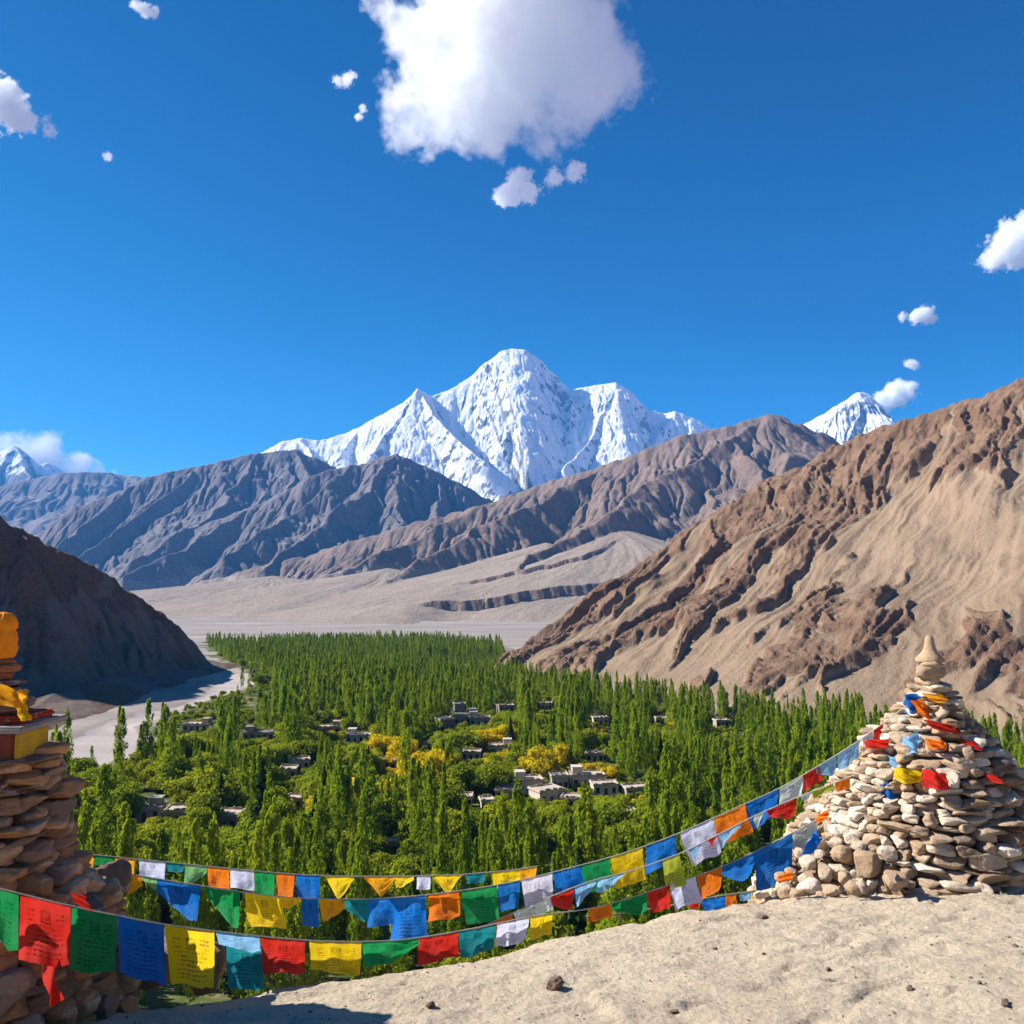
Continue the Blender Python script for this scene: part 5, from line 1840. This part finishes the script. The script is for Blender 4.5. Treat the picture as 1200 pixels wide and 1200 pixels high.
# ---- scraps of flag cloth caught on the cairns
def scrap(px, py, w, h, colr, lab, axis, prof, turn=0.0, seed=0, depth=None):
    """A crumpled piece of cloth lying against the stones."""
    r = np.random.default_rng(seed)
    nu = 19
    u, v = np.meshgrid(np.linspace(-1, 1, nu), np.linspace(-1, 1, nu), indexing='ij')
    d = depth
    W, Hh = w / 2000 * d, h / 2000 * d
    e = 1 + 0.16 * noise2(u * 1.3 + seed, v * 1.3, seed)
    X_ = u * W * e * (1 - 0.15 * np.abs(v))
    Z_ = v * Hh * e * (1 + 0.12 * np.sin(u * 3 + seed))
    Y_ = 0.035 * np.sin(u * 4.2 + r.uniform(0, 6) + v) + 0.02 * np.sin(v * 6 + u * 3) + 0.09 * (u * u) + 0.05 * v - 0.02
    ca, sa = math.cos(turn), math.sin(turn)
    P = np.stack([X_ * ca - Z_ * sa, Y_, X_ * sa + Z_ * ca], -1).reshape(-1, 3)
    uv = np.stack([(u + 1) / 2, (v + 1) / 2], -1).reshape(-1, 2)
    o = obj("cloth_scrap", make_mesh("cloth_scrap", P, grid_faces(nu, nu), M_CLOTH[colr], True, None, uv))
    o.location = at(px, py, d)
    ang_ = math.atan2(o.location.x - axis[0], axis[1] - d) if axis is not None else 0.0
    o.rotation_euler = (0, 0, max(-0.9, min(0.9, ang_)))
    tag(o, lab, "cloth", "cloth scraps caught on the cairns")
    return o


def rdepth(px, py, out=0.10):
    zz = px_z(py, RD - 0.8)
    r, cx = rprof(zz)
    x_ = px_x(px, py, RD - r * 0.8)
    dxx = np.clip((x_ - cx) / r, -0.97, 0.97)
    return RD - r * math.sqrt(1 - dxx * dxx) - out


for k, (px, py, w, h, colr, lab, turn) in enumerate([
        (1066, 824, 20, 20, "blue", "dark blue cloth scrap at the neck of the right cairn where the rope is tied", 0.3), (1082, 833, 15, 26, "orange", "orange red cloth scrap hanging below the neck of the right cairn", 0.5),
        (1103, 818, 26, 8, "amber", "orange cloth band round the neck of the right cairn", 0.05), (1068, 872, 20, 20, "sky", "light blue cloth scrap high on the front of the right cairn", 0.3),
        (1024, 872, 30, 9, "red", "red cloth scrap on the upper left shoulder of the right cairn", 0.1), (1046, 893, 40, 11, "sky", "long light blue cloth scrap across the middle of the right cairn", -0.05),
        (1062, 909, 32, 13, "yellow", "yellow cloth scrap on the middle of the right cairn", -0.1), (1097, 915, 30, 17, "red", "bright red cloth scrap on the middle of the right cairn", -0.15),
        (1039, 926, 18, 19, "blue", "blue cloth scrap below the yellow one on the right cairn", 0.0), (1098, 872, 22, 9, "orange", "small orange cloth scrap high on the right cairn", 0.0),
        (1142, 874, 20, 8, "red", "small red cloth scrap on the right shoulder of the right cairn", -0.1), (1169, 913, 12, 8, "red", "tiny dark red cloth scrap low on the right side of the right cairn", -0.1),
        (1110, 853, 46, 8, "red", "dark red cloth band wrapped under the neck of the right cairn", -0.2), (950, 990, 12, 24, "blue", "dark blue cloth scrap on the left skirt of the right cairn", -0.4),
        (962, 958, 18, 9, "orange", "orange red cloth scrap at the left side of the right cairn", 0.6), (916, 1030, 22, 9, "orange", "rust red cloth scrap on the small stones left of the right cairn", 0.6)]):
    dd = rdepth(px, py) if px > 970 else RD - 1.75 + abs(px - 1062) * 0.0045 - 0.08
    scrap(px, py, w, h, colr, lab, (ax0[0], RD), None, turn, 40 + k, dd)
for k, (px, py, w, h, colr, lab, turn) in enumerate([
        (16, 818, 34, 20, "amber", "faded orange yellow cloth draped over stones high on the left tower", -0.35), (29, 834, 12, 18, "yellow", "yellow cloth scrap above the red trim of the left tower", 0.1),
        (100, 1056, 10, 14, "red", "red cloth scrap between stones behind the upper flags at the left cairn", 0.1), (9, 1082, 10, 34, "white", "white cloth strip beside the red flag at the left cairn", -0.5)]):
    dd = LD - 0.29 if py < 900 else LD - 0.85
    scrap(px, py, w, h, colr, lab, (LAX[0], LD), None, turn, 80 + k, dd)
# long red cloth tail hanging in front of the lower stones
nu, nv = 7, 26
u, v = np.meshgrid(np.linspace(-1, 1, nu), np.linspace(0, 1, nv), indexing='ij')
p0 = at(60, 1127, 5.32)
W_ = 0.045
P = np.stack([p0[0] + u * W_ * (1 - 0.3 * np.sin(3 * v)) + 0.03 * v * v, p0[1] + 0.03 * np.sin(u * 3 + v * 5), p0[2] - v * 0.24 + 0.01 * u], -1).reshape(-1, 3)
o = obj("cloth_tail", make_mesh("cloth_tail", P - p0, grid_faces(nu, nv), M_CLOTH["red"], True, None, np.stack([(u + 1) / 2 * 0.1, v * 0.05], -1).reshape(-1, 2)))
o.location = p0
tag(o, "long red cloth tail hanging below the red flag by the left cairn", "cloth")
# ------------------------------------------------------------------ clouds
t = NT("cloud_vapour")
t.t.nodes.remove(t.b)
pv = t.n("ShaderNodeVolumePrincipled")
pv.inputs["Color"].default_value = (0.978, 0.994, 0.992, 1)
pv.inputs["Density"].default_value = 0.0022
pv.inputs["Anisotropy"].default_value = 0.0
t.l(pv.outputs[0], t.out.inputs["Volume"])
M_CLOUD = t.m
M_PUFF = M_CLOUD.copy()
M_PUFF.name = "cloud_puff_vapour"
next(n for n in M_PUFF.node_tree.nodes if n.type == 'PRINCIPLED_VOLUME').inputs["Density"].default_value = 0.012

M_FRINGE, M_WISP = M_CLOUD.copy(), M_CLOUD.copy()
for mt_, dn_ in ((M_FRINGE, 0.0013), (M_WISP, 0.006)):
    mt_.name = "cloud_fringe_vapour"
    next(n for n in mt_.node_tree.nodes if n.type == 'PRINCIPLED_VOLUME').inputs["Density"].default_value = dn_


def cloud(label, d, blobs, dens, amp=0.9, nscale=1.0, seed=0, flat=0.7, res=200):
    """blobs: (px, py, radius px) at depth d; the vapour fills them with torn, billowing edges."""
    r = np.random.default_rng(seed)
    cs = []
    for px, py, rp in blobs:
        p = at(px, py, d)
        rad = rp * 1.12 / 1000.0 * d
        cs.append((p[0], p[1] + r.normal(0, 0.25) * rad, p[2], rad))
    cs = np.array(cs)
    big = cs[:, 3].max()
    lo_ = (cs[:, :3] - cs[:, 3:4] * 1.35).min(0)
    hi_ = (cs[:, :3] + cs[:, 3:4] * 1.35).max(0)
    ctr = (lo_ + hi_) / 2
    me = bpy.data.meshes.new("cloud")
    me.vertices.add(1)
    cmat = M_CLOUD if big > 400 else M_PUFF
    me.materials.append(cmat)
    o = obj("cloud", me)
    o.location = ctr
    ng = bpy.data.node_groups.new("cloud_vapour", 'GeometryNodeTree')
    ng.interface.new_socket("Geometry", in_out='INPUT', socket_type='NodeSocketGeometry')
    ng.interface.new_socket("Geometry", in_out='OUTPUT', socket_type='NodeSocketGeometry')
    N, Lk = ng.nodes, ng.links

    def mth(op, a, b=0.0, c_=None):
        m = N.new("ShaderNodeMath")
        m.operation = op
        for i, v in enumerate((a, b) if c_ is None else (a, b, c_)):
            if hasattr(v, "node"):
                Lk.new(v, m.inputs[i])
            else:
                m.inputs[i].default_value = v
        return m.outputs[0]
    pos = N.new("GeometryNodeInputPosition").outputs[0]
    best = None
    for x, y, z, rad in cs:
        ds = N.new("ShaderNodeVectorMath")
        ds.operation = 'DISTANCE'
        Lk.new(pos, ds.inputs[0])
        ds.inputs[1].default_value = (x - ctr[0], y - ctr[1], z - ctr[2])
        v = mth('MULTIPLY', mth('SUBTRACT', 1.0, mth('DIVIDE', ds.outputs["Value"], rad)), rad / big * 0.5 + 0.5)
        best = v if best is None else mth('SMOOTH_MAX', best, v, 0.25)
    nz = []
    for k, (sc_, det) in enumerate(((1.3, 9.0), (5.0, 7.0))):
        n = N.new("ShaderNodeTexNoise")
        n.inputs["Scale"].default_value = sc_ * nscale / big
        n.inputs["Detail"].default_value = det
        n.inputs["Roughness"].default_value = 0.62
        mp = N.new("ShaderNodeVectorMath")
        mp.operation = 'ADD'
        Lk.new(pos, mp.inputs[0])
        mp.inputs[1].default_value = (seed * 7919.0 + 100 * k, seed * 331.0, 17.0 * seed)
        Lk.new(mp.outputs[0], n.inputs["Vector"])
        nz.append(n.outputs[0])
    e = mth('ADD', best, mth('MULTIPLY', mth('SUBTRACT', nz[0], 0.5), amp * 4.2))
    e = mth('ADD', e, mth('MULTIPLY', mth('SUBTRACT', nz[1], 0.5), amp * 2.8))
    fld = mth('ADD', e, 0.2)
    fld.node.name = "field"
    ext = hi_ - lo_
    vox = ext.max() / res
    out_ = []
    for lvl, mt in ((0.56, cmat), (0.42, M_FRINGE if big > 400 else M_WISP)):
        g2 = ng if lvl == 0.56 else ng.copy()
        out_.append((g2, lvl, mt))
    for g2, lvl, mt in out_:
        N2, L2 = g2.nodes, g2.links
        src = N2["field"].outputs[0]
        vc = N2.new("GeometryNodeVolumeCube")
        L2.new(src, vc.inputs["Density"])
        vc.inputs["Min"].default_value = tuple(lo_ - ctr)
        vc.inputs["Max"].default_value = tuple(hi_ - ctr)
        for nm, e_ in zip(("Resolution X", "Resolution Y", "Resolution Z"), ext):
            vc.inputs[nm].default_value = max(8, int(e_ / vox))
        vm = N2.new("GeometryNodeVolumeToMesh")
        vm.inputs["Threshold"].default_value = lvl
        L2.new(vc.outputs[0], vm.inputs["Volume"])
        sm = N2.new("GeometryNodeSetMaterial")
        sm.inputs["Material"].default_value = mt
        L2.new(vm.outputs[0], sm.inputs[0])
        go = N2.new("NodeGroupOutput")
        L2.new(sm.outputs[0], go.inputs[0])
    me2 = bpy.data.meshes.new("cloud_fringe")
    me2.vertices.add(1)
    fr = obj("cloud_fringe", me2, o)
    fr.modifiers.new("vapour", 'NODES').node_group = out_[1][0]
    md = o.modifiers.new("vapour", 'NODES')
    md.node_group = ng
    tag(o, label, "cloud", "white clouds in the blue sky")
    return o


cloud("big white cumulus cloud cut by the top of the picture", 9000,
      [(520, 20, 75), (580, 30, 85), (640, 20, 75), (690, 95, 62), (560, 100, 80), (510, 125, 58), (620, 105, 85), (575, 140, 50), (660, 140, 45), (722, 80, 38), (480, 45, 40), (600, -40, 90), (450, 15, 22), (640, 168, 20), (690, 20, 26)], 0.012, 0.55, 1.0, 3, res=330)
cloud("small torn cloud just below the big cumulus", 9000, [(608, 215, 17), (595, 232, 17), (620, 226, 15), (650, 208, 13), (675, 199, 14), (605, 203, 9)], 0.02, 0.6, 1.0, 5, res=160)
cloud("ragged white cloud at the upper left edge", 9000, [(-5, 120, 30), (15, 130, 20), (30, 140, 15), (57, 150, 13), (10, 105, 15)], 0.02, 0.6, 1.0, 7, res=160)
cloud("thin streak of cloud near the top left", 9000, [(160, 8, 8), (170, 12, 9), (181, 17, 8)], 0.03, 0.5, 1.0, 9, res=110)
cloud("tiny cloud wisp left of the big cumulus, the higher of two", 9000, [(396, 95, 8), (407, 91, 9), (413, 88, 6)], 0.03, 0.5, 1.0, 11, res=110)
cloud("tiny cloud wisp left of the big cumulus, the lower of two", 9000, [(420, 136, 6), (426, 130, 6)], 0.03, 0.5, 1.0, 13, res=100)
cloud("tiny round puff of cloud under the ragged left cloud", 9000, [(127, 185, 7)], 0.03, 0.4, 1.0, 15, res=90)
cloud("white cloud at the right edge of the sky", 9000, [(1168, 298, 20), (1190, 285, 28), (1215, 280, 34), (1240, 290, 25)], 0.016, 0.45, 1.0, 17, res=150)
cloud("small flat cloud above the right hill", 13600, [(1057, 373, 7), (1075, 370, 10), (1084, 369, 12), (1092, 373, 7)], 0.016, 0.4, 1.0, 19, res=110)
cloud("tiny flat cloud above the right snow peak", 13600, [(1064, 426, 6), (1072, 427, 7)], 0.016, 0.4, 1.0, 21, res=90)
cloud("white cloud plume beside the right snow peak", 13600, [(1022, 478, 14), (1035, 470, 15), (1050, 462, 18), (1060, 460, 14), (1012, 466, 9)], 0.012, 0.4, 1.0, 23, res=100)
cloud("bank of white cloud over the far left snow peaks", 14600, [(-10, 535, 24), (15, 530, 24), (40, 530, 24), (65, 535, 26), (90, 545, 22), (112, 552, 14), (128, 555, 9), (-30, 545, 22)], 0.006, 0.4, 1.0, 25, res=140)
# ------------------------------------------------------------------ haze
t = NT("haze_air")
t.t.nodes.remove(t.b)
pv = t.n("ShaderNodeVolumePrincipled")
pv.inputs["Color"].default_value = (0.075, 0.40, 0.95, 1)
pv.inputs["Density"].default_value = HAZE
pv.inputs["Anisotropy"].default_value = 0.0
t.l(pv.outputs[0], t.out.inputs["Volume"])
hz = obj("haze", make_mesh("haze", *box(0, 5600, -45, 21000, 14400, 2990), t.m, False))
tag(hz, "thin blue air between the viewpoint and the far mountains", None, None, "stuff")
